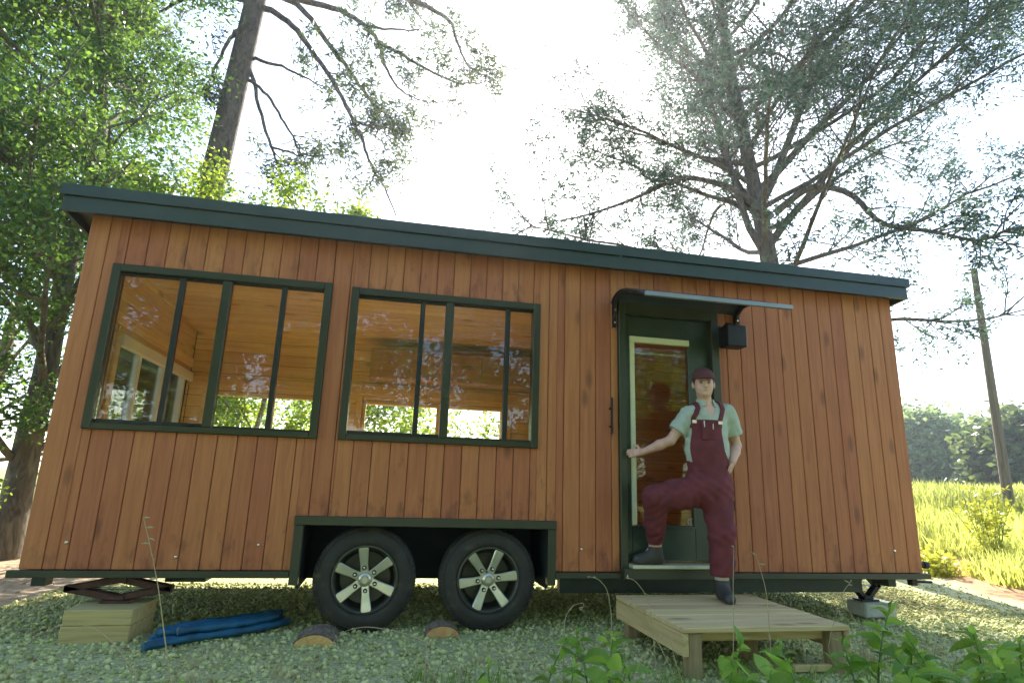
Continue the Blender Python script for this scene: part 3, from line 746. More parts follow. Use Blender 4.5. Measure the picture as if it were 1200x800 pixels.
def half_log(cx, y0, y1, wd, ht, label):
    lg = tag(empty('log_chock', (cx, (y0 + y1) / 2, 0)), label, 'log', 'half log wheel chocks')
    prof = []; n_ = 12
    for i in range(n_ + 1):
        a = math.pi * i / n_; prof.append((wd / 2 * math.cos(a) * (1 + .03 * math.sin(5 * a)), -.012 + ht * math.sin(a) ** .9 if i not in (0, n_) else -.012))
    mb = MB(); V = []
    ys = np.linspace(y0, y1, 6)
    for k, yy in enumerate(ys):
        for (a, b_) in prof: V.append((cx + a * (1 + .04 * math.sin(k * 2.1)) + .03 * (yy - y0), yy, b_ * (1 + .03 * math.cos(k * 1.7))))
    m_ = len(prof); Fc = []
    for k in range(5):
        for i in range(m_ - 1): Fc.append((k * m_ + i, k * m_ + i + 1, (k + 1) * m_ + i + 1, (k + 1) * m_ + i))
        Fc.append((k * m_ + m_ - 1, k * m_, (k + 1) * m_, (k + 1) * m_ + m_ - 1))
    Fc.append(tuple(5 * m_ + i for i in range(m_)))
    mb.add(V, Fc).build('bark', M['logbark'], lg, True)
    MB().prism([(cx + a * .97, b_ * .96) for a, b_ in prof], 'y', y0 - .002, y0 + .006).build('cut_end', M['logend'], lg)
half_log(-.385, -.34, -.005, .27, .080, 'half log chock with pale cut end before the left wheel')
half_log(.505, -.13, .10, .25, .078, 'half log chock with pale cut end between the two wheels')

# folded blue hose
pth = []; A = np.array([-1.42, -.40]); B = np.array([-.56, .34]); d = (B - A) / np.linalg.norm(B - A); nn = np.array([-d[1], d[0]])
L = np.linalg.norm(B - A)
for k in range(10):
    off = [0, .052, .104, .156, .208, .255, .20, .13, .07, .03][k]; zz = [.024, .024, .024, .024, .024, .024, .066, .068, .066, .070][k]
    s = np.linspace(0, 1, 9) if k % 2 == 0 else np.linspace(1, 0, 9)
    e0 = [.0, .03, .02, .07, .05, .12, .10, .06, .13, .2][k]; e1 = [1.0, .96, 1.02, .93, 1.0, .9, .95, .99, .9, .85][k]
    for q in s:
        tt = e0 + (e1 - e0) * q
        p = A + d * L * tt + nn * (off + .02 * math.sin(tt * 7 + k * .8))
        pth.append((p[0], p[1], zz + .006 * math.sin(tt * 9 + k * 2)))
pp = np.array(pth); 
for _ in range(2):
    q = pp.copy(); q[1:-1] = (pp[:-2] + 2 * pp[1:-1] + pp[2:]) / 4; pp = q
t_ = np.linspace(0, len(pp) - 1, len(pp) * 4); pp = np.stack([np.interp(t_, np.arange(len(pp)), pp[:, i]) for i in range(3)], -1)
for _ in range(3): pp[1:-1] = (pp[:-2] + 2 * pp[1:-1] + pp[2:]) / 4
mb = MB().tube(pp, .025 + .003 * np.sin(np.arange(len(pp)) * .9), 10)
hs = tag(empty('hose', (-1.0, 0, 0)), 'blue hose folded in long loops under the left half of the house', 'hose')
mb.build('hose_run', M['hose'], hs, True)
MB().tube([tuple(pp[-1]), tuple(pp[-1] + np.array([.05, .05, .0]))], .027, 10).build('coupling', M['alu'], hs, True)

# wooden step --------------------------------------------------------
st = tag(empty('wooden_step', (2.45, -.72, 0)), 'weathered wooden platform step before the open door', 'step')
H = .28; sx0, sx1, sy0, sy1 = 1.85, 3.02, -1.27, -.15
ny = 6; dy = (sy1 - sy0) / ny
for i in range(ny):
    a = sy0 + i * dy; ov = random.uniform(-.004, .004)
    wmb = MB().cbox(0, sx1 - sx0 + ov, 0, dy - .006, 0, .032, .004)
    wmb.build('deck_board', M['deck'], st, mw=Matrix.Translation((sx0, a, H - .032 + random.uniform(-.0015, .0015))))
MB().cbox(sx0 + .002, sx0 + .038, sy0 + .005, sy1 - .004, H - .165, H - .034, .004).build('rim_board', M['decky'], st)
MB().cbox(sx1 - .04, sx1 - .004, sy0 + .005, sy1 - .004, H - .165, H - .034, .004).build('rim_board', M['decky'], st)
MB().cbox(sx0 + .039, sx1 - .041, sy1 - .044, sy1 - .006, H - .165, H - .034, .004).build('rim_board', M['deck'], st)
MB().cbox(sx0 + .039, sx1 - .041, sy0 + .10, sy0 + .135, H - .10, H - .034, .004).build('rim_board', M['deck'], st)
for (x, yy) in ((sx0 + .045, sy0 + .02), (sx0 + .045, sy1 - .14), (2.50, -.90), (sx1 - .135, sy0 + .02), (sx1 - .135, sy1 - .14)):
    MB().cbox(0, .088, 0, .088, -.06, H - .035, .004).build('leg', M['post'], st, mw=Matrix.Translation((x, yy, 0)))
MB().cbox(2.62, 2.924, sy0 + .03, sy0 + .07, .005, .045, .004).build('stretcher', M['deck'], st)

# ------------------------------------------------------------------ person (signed-distance body, one surface)
class Field:
    def __init__(s, lo, hi, h):
        s.lo = np.array(lo, float); s.h = h
        s.n = np.ceil((np.array(hi) - s.lo) / h).astype(int) + 1
        s.F = np.full(s.n, 1.0, np.float32)
        s.ax = [s.lo[i] + h * np.arange(s.n[i]) for i in range(3)]
    def sl(s, lo, hi):
        a = np.clip(np.floor((np.array(lo) - s.lo) / s.h).astype(int), 0, s.n); b = np.clip(np.ceil((np.array(hi) - s.lo) / s.h).astype(int) + 1, 0, s.n)
        S = tuple(slice(a[i], b[i]) for i in range(3))
        G = np.meshgrid(*[s.ax[i][S[i]] for i in range(3)], indexing='ij')
        return S, G
    def smin(s, S, d, k):
        f = s.F[S]
        hh = np.clip(.5 + .5 * (f - d) / k, 0, 1); s.F[S] = f * (1 - hh) + d * hh - k * hh * (1 - hh)
    def cap(s, a, b, ra, rb, k=.02, flat=1.0, infl=0.0):
        a = np.array(a, float); b = np.array(b, float); ra += infl; rb += infl; pad = max(ra, rb) + k * 2 + .02
        S, G = s.sl(np.minimum(a, b) - pad, np.maximum(a, b) + pad)
        if any(x == 0 for x in s.F[S].shape): return
        q = np.array([1, 1 / flat, 1]); A = a * q; B = b * q; ba = B - A
        px, py, pz = G[0] - A[0], G[1] / flat - A[1], G[2] - A[2]
        t = np.clip((px * ba[0] + py * ba[1] + pz * ba[2]) / (ba @ ba + 1e-9), 0, 1)
        d = np.sqrt((px - t * ba[0]) ** 2 + (py - t * ba[1]) ** 2 + (pz - t * ba[2]) ** 2) - (ra + (rb - ra) * t)
        s.smin(S, d, k)
    def ell(s, c, r, k=.02, Rz=0.0, infl=0.0, sub=False):
        c = np.array(c, float); r = np.array(r, float) + infl; pad = r.max() + k * 2 + .02
        S, G = s.sl(c - pad, c + pad); x, y, z = G[0] - c[0], G[1] - c[1], G[2] - c[2]
        if Rz: ca, sa = math.cos(Rz), math.sin(Rz); x, y = ca * x + sa * y, -sa * x + ca * y
        k0 = np.sqrt((x / r[0]) ** 2 + (y / r[1]) ** 2 + (z / r[2]) ** 2); k1 = np.sqrt((x / r[0] ** 2) ** 2 + (y / r[1] ** 2) ** 2 + (z / r[2] ** 2) ** 2) + 1e-6
        d = k0 * (k0 - 1) / k1
        if sub:
            f = s.F[S]; hh = np.clip(.5 - .5 * (f + d) / k, 0, 1); s.F[S] = f * (1 - hh) - d * hh + k * hh * (1 - hh)
        else: s.smin(S, d, k)
    def grid(s): return np.meshgrid(*s.ax, indexing='ij')
    def mesh(s, name):
        F = s.F; nx, ny, nz = F.shape; I = F < 0
        c = np.zeros((nx - 1, ny - 1, nz - 1), np.int8)
        offs = [(i, j, k) for i in (0, 1) for j in (0, 1) for k in (0, 1)]
        for (i, j, k) in offs: c += I[i:nx - 1 + i, j:ny - 1 + j, k:nz - 1 + k]
        act = np.argwhere((c > 0) & (c < 8)); idx = -np.ones(c.shape, np.int64); idx[tuple(act.T)] = np.arange(len(act))
        val = np.stack([F[act[:, 0] + i, act[:, 1] + j, act[:, 2] + k] for (i, j, k) in offs], 1); P = np.zeros((len(act), 3)); cnt = np.zeros(len(act))
        O = np.array(offs, float)
        for a in range(8):
            for b in range(a + 1, 8):
                if np.abs(O[a] - O[b]).sum() != 1: continue
                va, vb = val[:, a], val[:, b]; mk = (va < 0) != (vb < 0); t = np.where(mk, va / np.where(mk, va - vb, 1), 0)
                P += np.where(mk[:, None], O[a] + t[:, None] * (O[b] - O[a]), 0); cnt += mk
        V = s.lo + s.h * (act + P / cnt[:, None]); Q = []
        for ax in range(3):
            sl0 = [slice(1, -1)] * 3; sl0[ax] = slice(0, -1); sl1 = [slice(1, -1)] * 3; sl1[ax] = slice(1, None)
            A, B = I[tuple(sl0)], I[tuple(sl1)]; e = np.argwhere(A != B); ins = A[tuple(e.T)]
            e2 = e.copy()
            for q in range(3):
                if q != ax: e2[:, q] += 1
            o1, o2 = [(1, 2), (2, 0), (0, 1)][ax]; quad = []
            for (p, q) in ((-1, -1), (0, -1), (0, 0), (-1, 0)):
                t = e2.copy(); t[:, o1] += p; t[:, o2] += q; quad.append(idx[tuple(t.T)])
            quad = np.stack(quad, 1); quad[~ins] = quad[~ins][:, ::-1]; Q.append(quad)
        return mesh_np(name, V, np.vstack(Q), True)

# joints (image-left side = L, image-right side = Rr)
HD = np.array([2.565, -.372, 1.968]); YAW = math.atan2(-.36, .93)      # face turned to the viewer
def hd(x, y, z):       # head-local: x to image right, y forward, z up
    f = np.array([math.sin(YAW), -math.cos(YAW)]); r = np.array([math.cos(YAW), math.sin(YAW)])
    return np.array([HD[0] + r[0] * x + f[0] * y, HD[1] + r[1] * x + f[1] * y, HD[2] + z])
hipL, kneeL, ankL = (2.515, -.365, 1.10), (2.135, -.30, 1.035), (2.235, -.065, .635)
hipR, kneeR, ankR = (2.635, -.35, 1.10), (2.645, -.415, .78), (2.640, -.385, .40)
shL, elL, wrL = (2.435, -.345, 1.715), (2.285, -.305, 1.495), (2.105, -.150, 1.402)
shR, elR, wrR = (2.785, -.335, 1.745), (2.895, -.285, 1.480), (2.765, -.425, 1.335)
per = tag(empty('person', (2.66, -.40, .28)), 'person in maroon bib overalls, sage shirt and cap, one boot on the threshold', 'person')
fd = Field((1.92, -.66, .26), (3.02, .10, 2.16), .0055)
def torso(fd, infl=0.0, k=.05):
    fd.cap((2.530, -.355, 1.13), (2.640, -.345, 1.13), .120, .120, k, .88, infl)
    fd.cap((2.585, -.35, 1.18), (2.585, -.345, 1.42), .146, .158, k, .72, infl)
    fd.cap((2.588, -.345, 1.44), (2.595, -.340, 1.64), .172, .166, k, .66, infl)
    fd.cap((2.470, -.343, 1.705), (2.755, -.337, 1.735), .062, .062, k, 1.0, infl)
    fd.cap((2.56, -.338, 1.76), (2.65, -.338, 1.765), .045, .045, k, 1.0, infl)
torso(fd)
fd.cap(hipL, kneeL, .092, .066, .05); fd.cap(kneeL, ankL, .060, .042, .03)
fd.cap(hipR, kneeR, .092, .066, .05); fd.cap(kneeR, ankR, .060, .042, .03)
fd.cap(ankR, (2.62, -.47, .325), .040, .034, .03); fd.cap(ankL, (2.15, -.045, .545), .040, .034, .03)
for (a, b_, c_) in ((shL, elL, wrL), (shR, elR, wrR)):
    fd.cap(a, b_, .052, .040, .03); fd.cap(b_, np.array(b_) * .6 + np.array(c_) * .4, .040, .041, .015); fd.cap(np.array(b_) * .6 + np.array(c_) * .4, c_, .041, .027, .02)
# left hand holds the door edge
hl = np.array(wrL); pd = np.array([-.70, .62, -.10]); pd /= np.linalg.norm(pd); up = np.array([.05, .1, 1.0]); up -= pd * (up @ pd); up /= np.linalg.norm(up); sd_ = np.cross(pd, up)
for s in (-.022, -.007, .008, .022): fd.cap(hl + pd * .01 + up * s * .6, hl + pd * .075 + up * s, .014, .013, .012)
for s, L_ in ((-.028, .050), (-.010, .066), (.009, .070), (.027, .060)):
    b0 = hl + pd * .078 + up * s; b1 = b0 + (pd * .9 + sd_ * .15) * L_ * .5; b2 = b1 + (pd * .75 - sd_ * .6) * L_ * .5
    fd.cap(b0, b1, .0092, .0085, .006); fd.cap(b1, b2, .0085, .0075, .004)
th0 = hl + pd * .022 + up * .022; th1 = th0 + (pd * .45 + up * .75 - sd_ * .3) * .042; fd.cap(th0, th1, .012, .010, .008); fd.cap(th1, th1 + (pd * .85 + up * .3) * .032, .010, .0085, .005)
# right hand goes into the pocket: fingers down, thumb outside
hr = np.array(wrR); pr = np.array([-.28, .22, -.94]); pr /= np.linalg.norm(pr); fr_ = np.array([-.55, -.8, .25]); fr_ -= pr * (fr_ @ pr); fr_ /= np.linalg.norm(fr_)
for s in (-.022, -.007, .008, .022): fd.cap(hr, hr + pr * .08 + fr_ * s, .016, .014, .012)
for s, L_ in ((-.027, .05), (-.009, .065), (.009, .068), (.026, .058)):
    b0 = hr + pr * .08 + fr_ * s; b1 = b0 + pr * L_ * .5; b2 = b1 + (pr * .8 - np.array([.3, -.3, 0])) * L_ * .5
    fd.cap(b0, b1, .0095, .0085, .005); fd.cap(b1, b2, .0085, .0075, .004)
t0 = hr + pr * .02 + fr_ * .02; t1 = t0 + (fr_ * .8 + pr * .6) * .045; fd.cap(t0, t1, .012, .010, .008); fd.cap(t1, t1 + pr * .03, .010, .0085, .005)
# neck and head
fd.cap((2.605, -.335, 1.70), hd(0, -.01, -.09), .060, .056, .035)
fd.ell(hd(0, -.012, .025), (.084, .097, .098), .03, YAW); fd.ell(hd(0, .030, -.045), (.067, .062, .066), .03, YAW)
fd.ell(hd(0, .068, -.085), (.026, .022, .020), .02, YAW)                    # chin
for s in (-1, 1):
    fd.ell(hd(.041 * s, .052, -.030), (.024, .022, .022), .02, YAW)        # cheeks
    fd.ell(hd(.086 * s, -.010, -.005), (.010, .020, .031), .008, YAW)      # ears
    fd.ell(hd(.031 * s, .092, .006), (.019, .014, .012), .012, YAW, sub=True)
fd.cap(hd(-.045, .074, .026), hd(.045, .074, .026), .011, .011, .012)        # brow
fd.cap(hd(0, .083, .010), hd(0, .101, -.024), .009, .014, .010)
for s in (-1, 1): fd.ell(hd(.011 * s, .094, -.027), (.009, .010, .008), .006, YAW)
fd.ell(hd(0, .087, -.058), (.030, .012, .008), .006, YAW)
fd.ell(hd(0, .094, -.053), (.028, .010, .006), .004, YAW, sub=True)
body = obj('body', fd.mesh('body'), M['person_skin'], per)
def small(name, m, fn, lo, hi, parent, h=.003):
    f = Field(lo, hi, h); fn(f); return obj(name, f.mesh(name), M[m], parent)
hlo, hhi = HD - .16, HD + .17
for s in (-1, 1):
    c = hd(.031 * s, .078, .005); small('eye', 'eye', lambda f: f.ell(c, (.012, .010, .0055), .002, YAW), c - .03, c + .03, body, .002)
    a_, b2_ = hd(.017 * s, .090, .020), hd(.048 * s, .080, .021); small('eyebrow', 'hair', lambda f: f.cap(a_, b2_, .004, .003, .002), np.minimum(a_, b2_) - .02, np.maximum(a_, b2_) + .02, body, .002)
c = hd(0, .0875, -.0535); small('teeth', 'teeth', lambda f: f.ell(c, (.022, .0085, .0042), .002, YAW), c - .04, c + .04, body, .0018)
c2 = hd(0, .089, -.0615); small('lip', 'lip', lambda f: f.ell(c2, (.020, .008, .0035), .002, YAW), c2 - .04, c2 + .04, body, .0018)
def hairf(f):
    f.ell(hd(0, -.018, .028), (.089, .097, .098), .01, YAW)
    G = f.grid(); fw = (G[0] - HD[0]) * math.sin(YAW) - (G[1] - HD[1]) * math.cos(YAW); z = G[2] - HD[2]
    f.F = np.maximum(f.F, np.maximum(fw - .028 - np.clip(z, -.02, .1) * .6, -(z + .045 - fw * .35)))
small('hair', 'hair', hairf, hlo, hhi, per, .004)
def capf(f):
    f.ell(hd(0, -.012, .050), (.095, .107, .098), .01, YAW)
    G = f.grid(); fw = (G[0] - HD[0]) * math.sin(YAW) - (G[1] - HD[1]) * math.cos(YAW); z = G[2] - HD[2]
    f.F = np.maximum(f.F, -(z - .040 + fw * .04))
    rt = (G[0] - HD[0]) * math.cos(YAW) + (G[1] - HD[1]) * math.sin(YAW)
    brim = np.maximum(np.sqrt((rt / .078) ** 2 + ((fw - .07) / .085) ** 2) * .08 - .08, np.abs(z - (.050 - (fw - .08) * .22 - rt * rt * 1.6)) - .005)
    brim = np.maximum(brim, -(fw - .04)); f.F = np.minimum(f.F, brim.astype(np.float32))
    f.ell(hd(0, -.012, .148), (.009, .009, .006), .004)
small('cap', 'cap', capf, HD - .2, HD + .22, per, .004)
def wrinkle(G, amp, fq=1.0):
    x, y, z = G
    return amp * (np.sin(z * 61 * fq + 9 * np.sin(x * 13 * fq) + 5 * np.sin(y * 11)) * .6 + np.sin(z * 37 * fq - x * 43 * fq + y * 29) * .5 + np.sin(x * 71 * fq + z * 23 + 4 * np.sin(z * 17)) * .35)
# shirt
f = Field((2.22, -.56, 1.02), (3.02, -.12, 1.90), .006); torso(f, .012, .05)
def lerp(a, b_, t): return np.array(a) * (1 - t) + np.array(b_) * t
G = f.grid()
for (sh_, el_, ra_) in ((shL, elL, .073), (shR, elR, .078)):
    g = Field((2.22, -.56, 1.02), (3.02, -.12, 1.90), .006); e_ = lerp(sh_, el_, .66)
    g.cap(sh_, e_, ra_, ra_ + .004, .03); dS = np.array(el_) - np.array(sh_); dS /= np.linalg.norm(dS)
    g.F = np.maximum(g.F, (G[0] - e_[0]) * dS[0] + (G[1] - e_[1]) * dS[1] + (G[2] - e_[2]) * dS[2])
    hh = np.clip(.5 + .5 * (f.F - g.F) / .03, 0, 1); f.F = (f.F * (1 - hh) + g.F * hh - .03 * hh * (1 - hh)).astype(np.float32)
f.F += wrinkle(G, .0035).astype(np.float32)
vn = np.maximum(np.abs(G[0] - 2.585) - .045 - (G[2] - 1.76) * .55, -(G[2] - 1.68)); vn = np.maximum(vn, G[1] + .36)
f.F = np.maximum(f.F, -vn).astype(np.float32); f.F = np.maximum(f.F, G[2] - 1.825).astype(np.float32)
shirt = obj('shirt', f.mesh('shirt'), M['shirt'], per)
f = Field((2.44, -.50, 1.72), (2.74, -.20, 1.90), .004)
G = f.grid(); cx_ = 2.592 - (G[2] - 1.79) * .1; rr = np.sqrt((G[0] - cx_) ** 2 + ((G[1] + .345) / .95) ** 2)
d = np.abs(rr - .080 - (1.805 - G[2]) * .35) - .006; d = np.maximum(d, np.abs(G[2] - 1.808) - .030 - .012 * np.cos(np.arctan2(G[1] + .345, G[0] - cx_) * 2))
d = np.maximum(d, -(np.maximum(np.abs(G[0] - cx_) - .035, G[1] + .38))); f.F = d.astype(np.float32)
obj('collar', f.mesh('collar'), M['shirt'], shirt)
# overalls
f = Field((1.94, -.62, .42), (3.02, .12, 1.86), .006)
f.cap((2.530, -.355, 1.13), (2.640, -.345, 1.13), .120, .120, .05, .9, .026); f.cap((2.585, -.35, 1.18), (2.585, -.345, 1.42), .146, .158, .05, .76, .022)
f.cap(hipL, lerp(hipL, kneeL, .5), .128, .118, .05); f.cap(lerp(hipL, kneeL, .5), kneeL, .118, .098, .03); f.cap(kneeL, lerp(kneeL, ankL, .55), .094, .086, .03); f.cap(lerp(kneeL, ankL, .55), lerp(kneeL, ankL, .85), .086, .074, .02)
f.cap(hipR, kneeR, .132, .104, .05); f.cap(kneeR, lerp(kneeR, ankR, .55), .104, .094, .03); f.cap(lerp(kneeR, ankR, .55), lerp(kneeR, ankR, .88), .094, .082, .02)
G = f.grid(); f.F += wrinkle(G, .0065, .8).astype(np.float32)
f.F = np.maximum(f.F, G[2] - (1.335 + .05 * np.clip((-.40 - G[1]) / .08, 0, 1))).astype(np.float32)
dk = np.array(ankL) - np.array(kneeL); dk /= np.linalg.norm(dk); pc = lerp(kneeL, ankL, .86)
cut = (G[0] - pc[0]) * dk[0] + (G[1] - pc[1]) * dk[1] + (G[2] - pc[2]) * dk[2]
f.F = np.maximum(f.F, np.where((G[0] < 2.40) & (G[2] < .95), cut, -1)).astype(np.float32)
f.F = np.maximum(f.F, np.where((G[0] > 2.45) & (G[2] < .8), .455 - G[2], -1)).astype(np.float32)
# bib and straps from the chest shell
g = Field((1.94, -.62, .42), (3.02, .12, 1.86), .006); torso(g, .026, .05)
bibw = .150 - np.clip((G[2] - 1.36) / .30, 0, 1) ** .6 * .028 + np.clip((1.42 - G[2]) / .1, 0, 1) * .05
bib = np.maximum(np.maximum(np.abs(G[0] - 2.535) - bibw, G[2] - 1.665), np.maximum(1.25 - G[2], G[1] + .40))
f.F = np.minimum(f.F, np.maximum(g.F, bib)).astype(np.float32)
for (xa, xb) in ((2.415, 2.48), (2.645, 2.70)):
    cxs = xa + (xb - xa) * np.clip((G[2] - 1.64) / .12, 0, 1)
    strap = np.maximum(np.abs(G[0] - cxs) - .021, np.maximum(1.60 - G[2], -(G[1] + 9)))
    f.F = np.minimum(f.F, np.maximum(g.F - .002, strap)).astype(np.float32)
ov = obj('overalls', f.mesh('overalls'), M['overalls'], per)
for x in (2.415, 2.645): MB().cbox(x - .018, x + .018, -.4765, -.467, 1.628, 1.655, .002).build('buckle', M['brass'], ov)
yb = -.482
MB().cbox(2.475, 2.595, yb, yb + .02, 1.50, 1.635, .004).build('bib_pocket', M['overalls'], ov)
MB().tube([(2.495, yb - .003, 1.60), (2.493, yb - .004, 1.652)], .004, 6).build('pen', M['white'], ov)
MB().tube([(2.570, yb - .003, 1.585), (2.572, yb - .003, 1.63)], .003, 6).build('pen', M['white'], ov)
MB().cbox(2.765, 2.785, -.40, -.36, .955, 1.03, .004).build('hammer_loop', M['overalls'], ov)
def bootf(ank, heel, toe, zs, sh):
    f = Field((min(heel[0], toe[0], ank[0]) - .12, min(heel[1], toe[1], ank[1]) - .12, zs - .02), (max(heel[0], toe[0], ank[0]) + .12, max(heel[1], toe[1], ank[1]) + .12, sh + .06), .005)
    f.cap((ank[0], ank[1], sh), (ank[0], ank[1], zs + .06), .058, .054, .03); f.cap((heel[0], heel[1], zs + .040), (toe[0], toe[1], zs + .032), .043, .045, .03); f.cap((ank[0], ank[1], zs + .09), lerp(heel, toe, .72).tolist()[:2] + [zs + .045], .050, .040, .03)
    G = f.grid(); f.F = np.maximum(f.F, np.maximum(zs + .001 - G[2], G[2] - sh)).astype(np.float32)
    return f
for (ank, heel, toe, zs, sh) in ((ankR, (2.648, -.365, 0), (2.605, -.545, 0), .281, .428), (ankL, (2.275, -.050, 0), (2.085, -.050, 0), .501, .640)):
    b_ = obj('boot', bootf(ank, heel, toe, zs, sh).mesh('boot'), M['boot'], per)
    f = Field((ank[0] - .1, ank[1] - .1, sh - .04), (ank[0] + .1, ank[1] + .1, sh + .08), .005); f.cap((ank[0], ank[1], sh - .03), (ank[0], ank[1], sh + .03), .052, .055, .01); obj('sock', f.mesh('sock'), M['sock'], per)

# ------------------------------------------------------------------ vegetation
def unit(v): return v / (np.linalg.norm(v) + 1e-9)
class Tree:
    def __init__(s, seed): s.rng = np.random.default_rng(seed); s.tubes = []; s.anch = []
    def path(s, p, d, L, n, wob, trop):
        P = [np.array(p, float)]; d = unit(np.array(d, float))
        for i in range(n):
            d = unit(d + s.rng.normal(0, wob, 3) + np.array([0, 0, trop]) / n); P.append(P[-1] + d * L / n)
        return np.array(P)
    def limb(s, P, r0, r1, sides=6): s.tubes.append((P, np.linspace(r0, r1, len(P)), sides))
    def side(s, P, t, ang, up=0.0):
        i = min(len(P) - 2, int(t * (len(P) - 1))); f = t * (len(P) - 1) - i
        p = P[i] * (1 - f) + P[i + 1] * f; d = unit(P[i + 1] - P[i])
        a = s.rng.normal(size=3); a -= d * (a @ d); a = unit(a)
        return p, unit(d * math.cos(ang) + a * math.sin(ang) + np.array([0, 0, up]))
    def wood(s, name, matn, parent, minr=0):
        V = []; F = []; n = 0
        for (P, r, k) in s.tubes:
            if r.max() < minr: continue
            v, f = tube_np(P, r, k); V.append(v); F.append(f + n); n += len(v)
        return obj(name, mesh_np(name, np.vstack(V), np.vstack(F), True), M[matn], parent)
    def leaves(s, name, matn, parent, per, spread, size, asp=.5, aniso=1.0, droop=0.0):
        A = np.array([a[:3] for a in s.anch]); n = len(A) * per; g = s.rng
        C = np.repeat(A, per, 0) + g.normal(0, 1, (n, 3)) * spread * np.array([1, 1, aniso])
        u = g.normal(size=(n, 3)); u[:, 2] = u[:, 2] * .6 - droop; u /= np.linalg.norm(u, axis=1)[:, None]
        v = g.normal(size=(n, 3)) + np.array([0, 0, .0]); v -= u * (v * u).sum(1)[:, None]; v /= np.linalg.norm(v, axis=1)[:, None]
        L = size * g.uniform(.6, 1.3, n)[:, None]; Wd = L * asp
        V = np.stack([C - u * L * .5, C + v * Wd * .5 - u * L * .05, C + u * L * .5, C - v * Wd * .5 - u * L * .05], 1).reshape(-1, 3)
        F = np.arange(n * 4).reshape(-1, 4)
        tint = np.clip(np.repeat(g.random(len(A)), per) * .55 + g.random(n) * .45, 0, 1)
        return obj(name, mesh_np(name, V, F, False, tint), M[matn], parent)

def broadleaf(loc, H, spread, seed, label, n1=24, n2=8, n3=4, r=.24, base=.16, per=11, size=.085, matn='leafA', bark='bark', lean=(0, 0), group=None, name='broadleaf_tree', lspread=.15, keep=None):
    T = Tree(seed); g = T.rng; root = tag(empty(name, loc), label, 'tree', group)
    P = T.path(loc, (lean[0], lean[1], 1), H * .92, 14, .045, .25); P[:, 2] -= .1
    rr = r * (1 - np.linspace(0, 1, 15) ** .8 * .9); rr[0] *= 1.35
    T.tubes.append((P, rr, 12))
    for i in range(n1):
        t = base + (1 - base) * (i + g.random()) / n1; t = min(t, .99)
        prof = math.sin(math.pi * min(1, (t - base) / (1 - base) * .85 + .18)) ** .7
        p, d = T.side(P, t, R_(g.uniform(50, 85)), .15)
        L = spread * (.45 + .6 * prof) * g.uniform(.75, 1.1); B = T.path(p, d, L, 7, .13, .25)
        if keep and not keep(B[-1]): B = T.path(p, (-abs(d[0]), d[1], d[2]), L, 7, .13, .25)
        r1 = max(.018, r * .30 * (1 - t * .65)); T.limb(B, r1, .012, 6)
        for j in range(n2):
            p2, d2 = T.side(B, g.uniform(.22, 1), R_(g.uniform(30, 70)), .05); L2 = L * g.uniform(.25, .48)
            B2 = T.path(p2, d2, L2, 5, .17, .05)
            if keep and not keep(B2[-1]): continue
            T.limb(B2, r1 * .35 + .004, .005, 4)
            for k in range(n3):
                p3, d3 = T.side(B2, g.uniform(.25, 1), R_(g.uniform(25, 70))); B3 = T.path(p3, d3, L2 * g.uniform(.3, .6), 3, .2, -.1)
                T.limb(B3, .006, .003, 3)
                for q in B3[1:]: T.anch.append(tuple(q))
    T.wood('trunk', bark, root); T.leaves('crown', matn, root, per, lspread, size, .55)
    return root
g0 = onZ((14, 640), 0)
broadleaf((-4.70, 4.25, 0), 12.5, 3.5, 11, 'tall broadleaf tree rising behind the left end of the tiny house', 46, 10, 4, .20, .10, 27, .076, lspread=.14, keep=lambda q: q[0] < -.335 * (q[1] + 4.92) or q[2] < 5.6)
broadleaf((-8.2, 9.2, 0), 13.0, 4.2, 12, 'broadleaf tree farther back at the left edge, behind the tall one', 22, 8, 4, .18, .10, 10, .11, lspread=.18)
broadleaf((-2.30, 5.3, 0), 6.45, 1.6, 13, 'small bright leafed tree just right of the pine trunk, behind the roof', 14, 6, 4, .06, .25, 12, .09, 'leafB')
q = onD((252, 208), 10.6)
broadleaf((q[0], q[1], 0), q[2] * 1.10, 1.35, 14, 'small bright leafed tree hiding the foot of the pine trunk above the roof', 13, 6, 4, .05, .45, 12, .085, 'leafB')
# trees and shrubs seen through the back windows
for i, (x, y_, h, s_, lab) in enumerate(((-4.6, 10.5, 5.0, 2.4, 'leafy shrub seen through the left back window'), (-.6, 11.5, 4.6, 2.6, 'leafy shrub seen low through the first window, farther right'),
                                     (3.2, 12.0, 4.8, 2.6, 'leafy shrub seen through the window above the wheels'), (6.3, 13.5, 4.4, 2.3, 'leafy shrub seen through the window above the wheels, at its right'))):
    broadleaf((x, y_, gh(x, y_)), h, s_, 30 + i, lab, 14, 6, 4, .07, .04, 9, .15, 'leafB', group='shrubs behind the house', name='shrub', lspread=.22)
# sunlit trees behind the viewer, seen mirrored in the glass
for i, (x, y_, h, s_, lab) in enumerate(((-4.2, -13.5, 9, 3.4, 'sunlit tree mirrored in the left window glass'), (5.2, -14.5, 10, 3.6, 'sunlit tree mirrored in the door glass'), (.8, -18, 11, 3.8, 'sunlit tree mirrored in the window above the wheels'), (11.5, -16, 11, 4.0, 'sunlit tree mirrored at the right of the door glass'), (-11, -12, 10, 3.6, 'sunlit tree mirrored at the left edge of the left window'), (-7.5, -17, 12, 4.2, 'taller sunlit tree mirrored behind the others in the left window'))):
    broadleaf((x, y_, gh(x, y_)), h, s_, 50 + i, lab, 24, 6, 4, .18, .06, 11, .22, 'leafB', group='trees mirrored in the glass', lspread=.30)

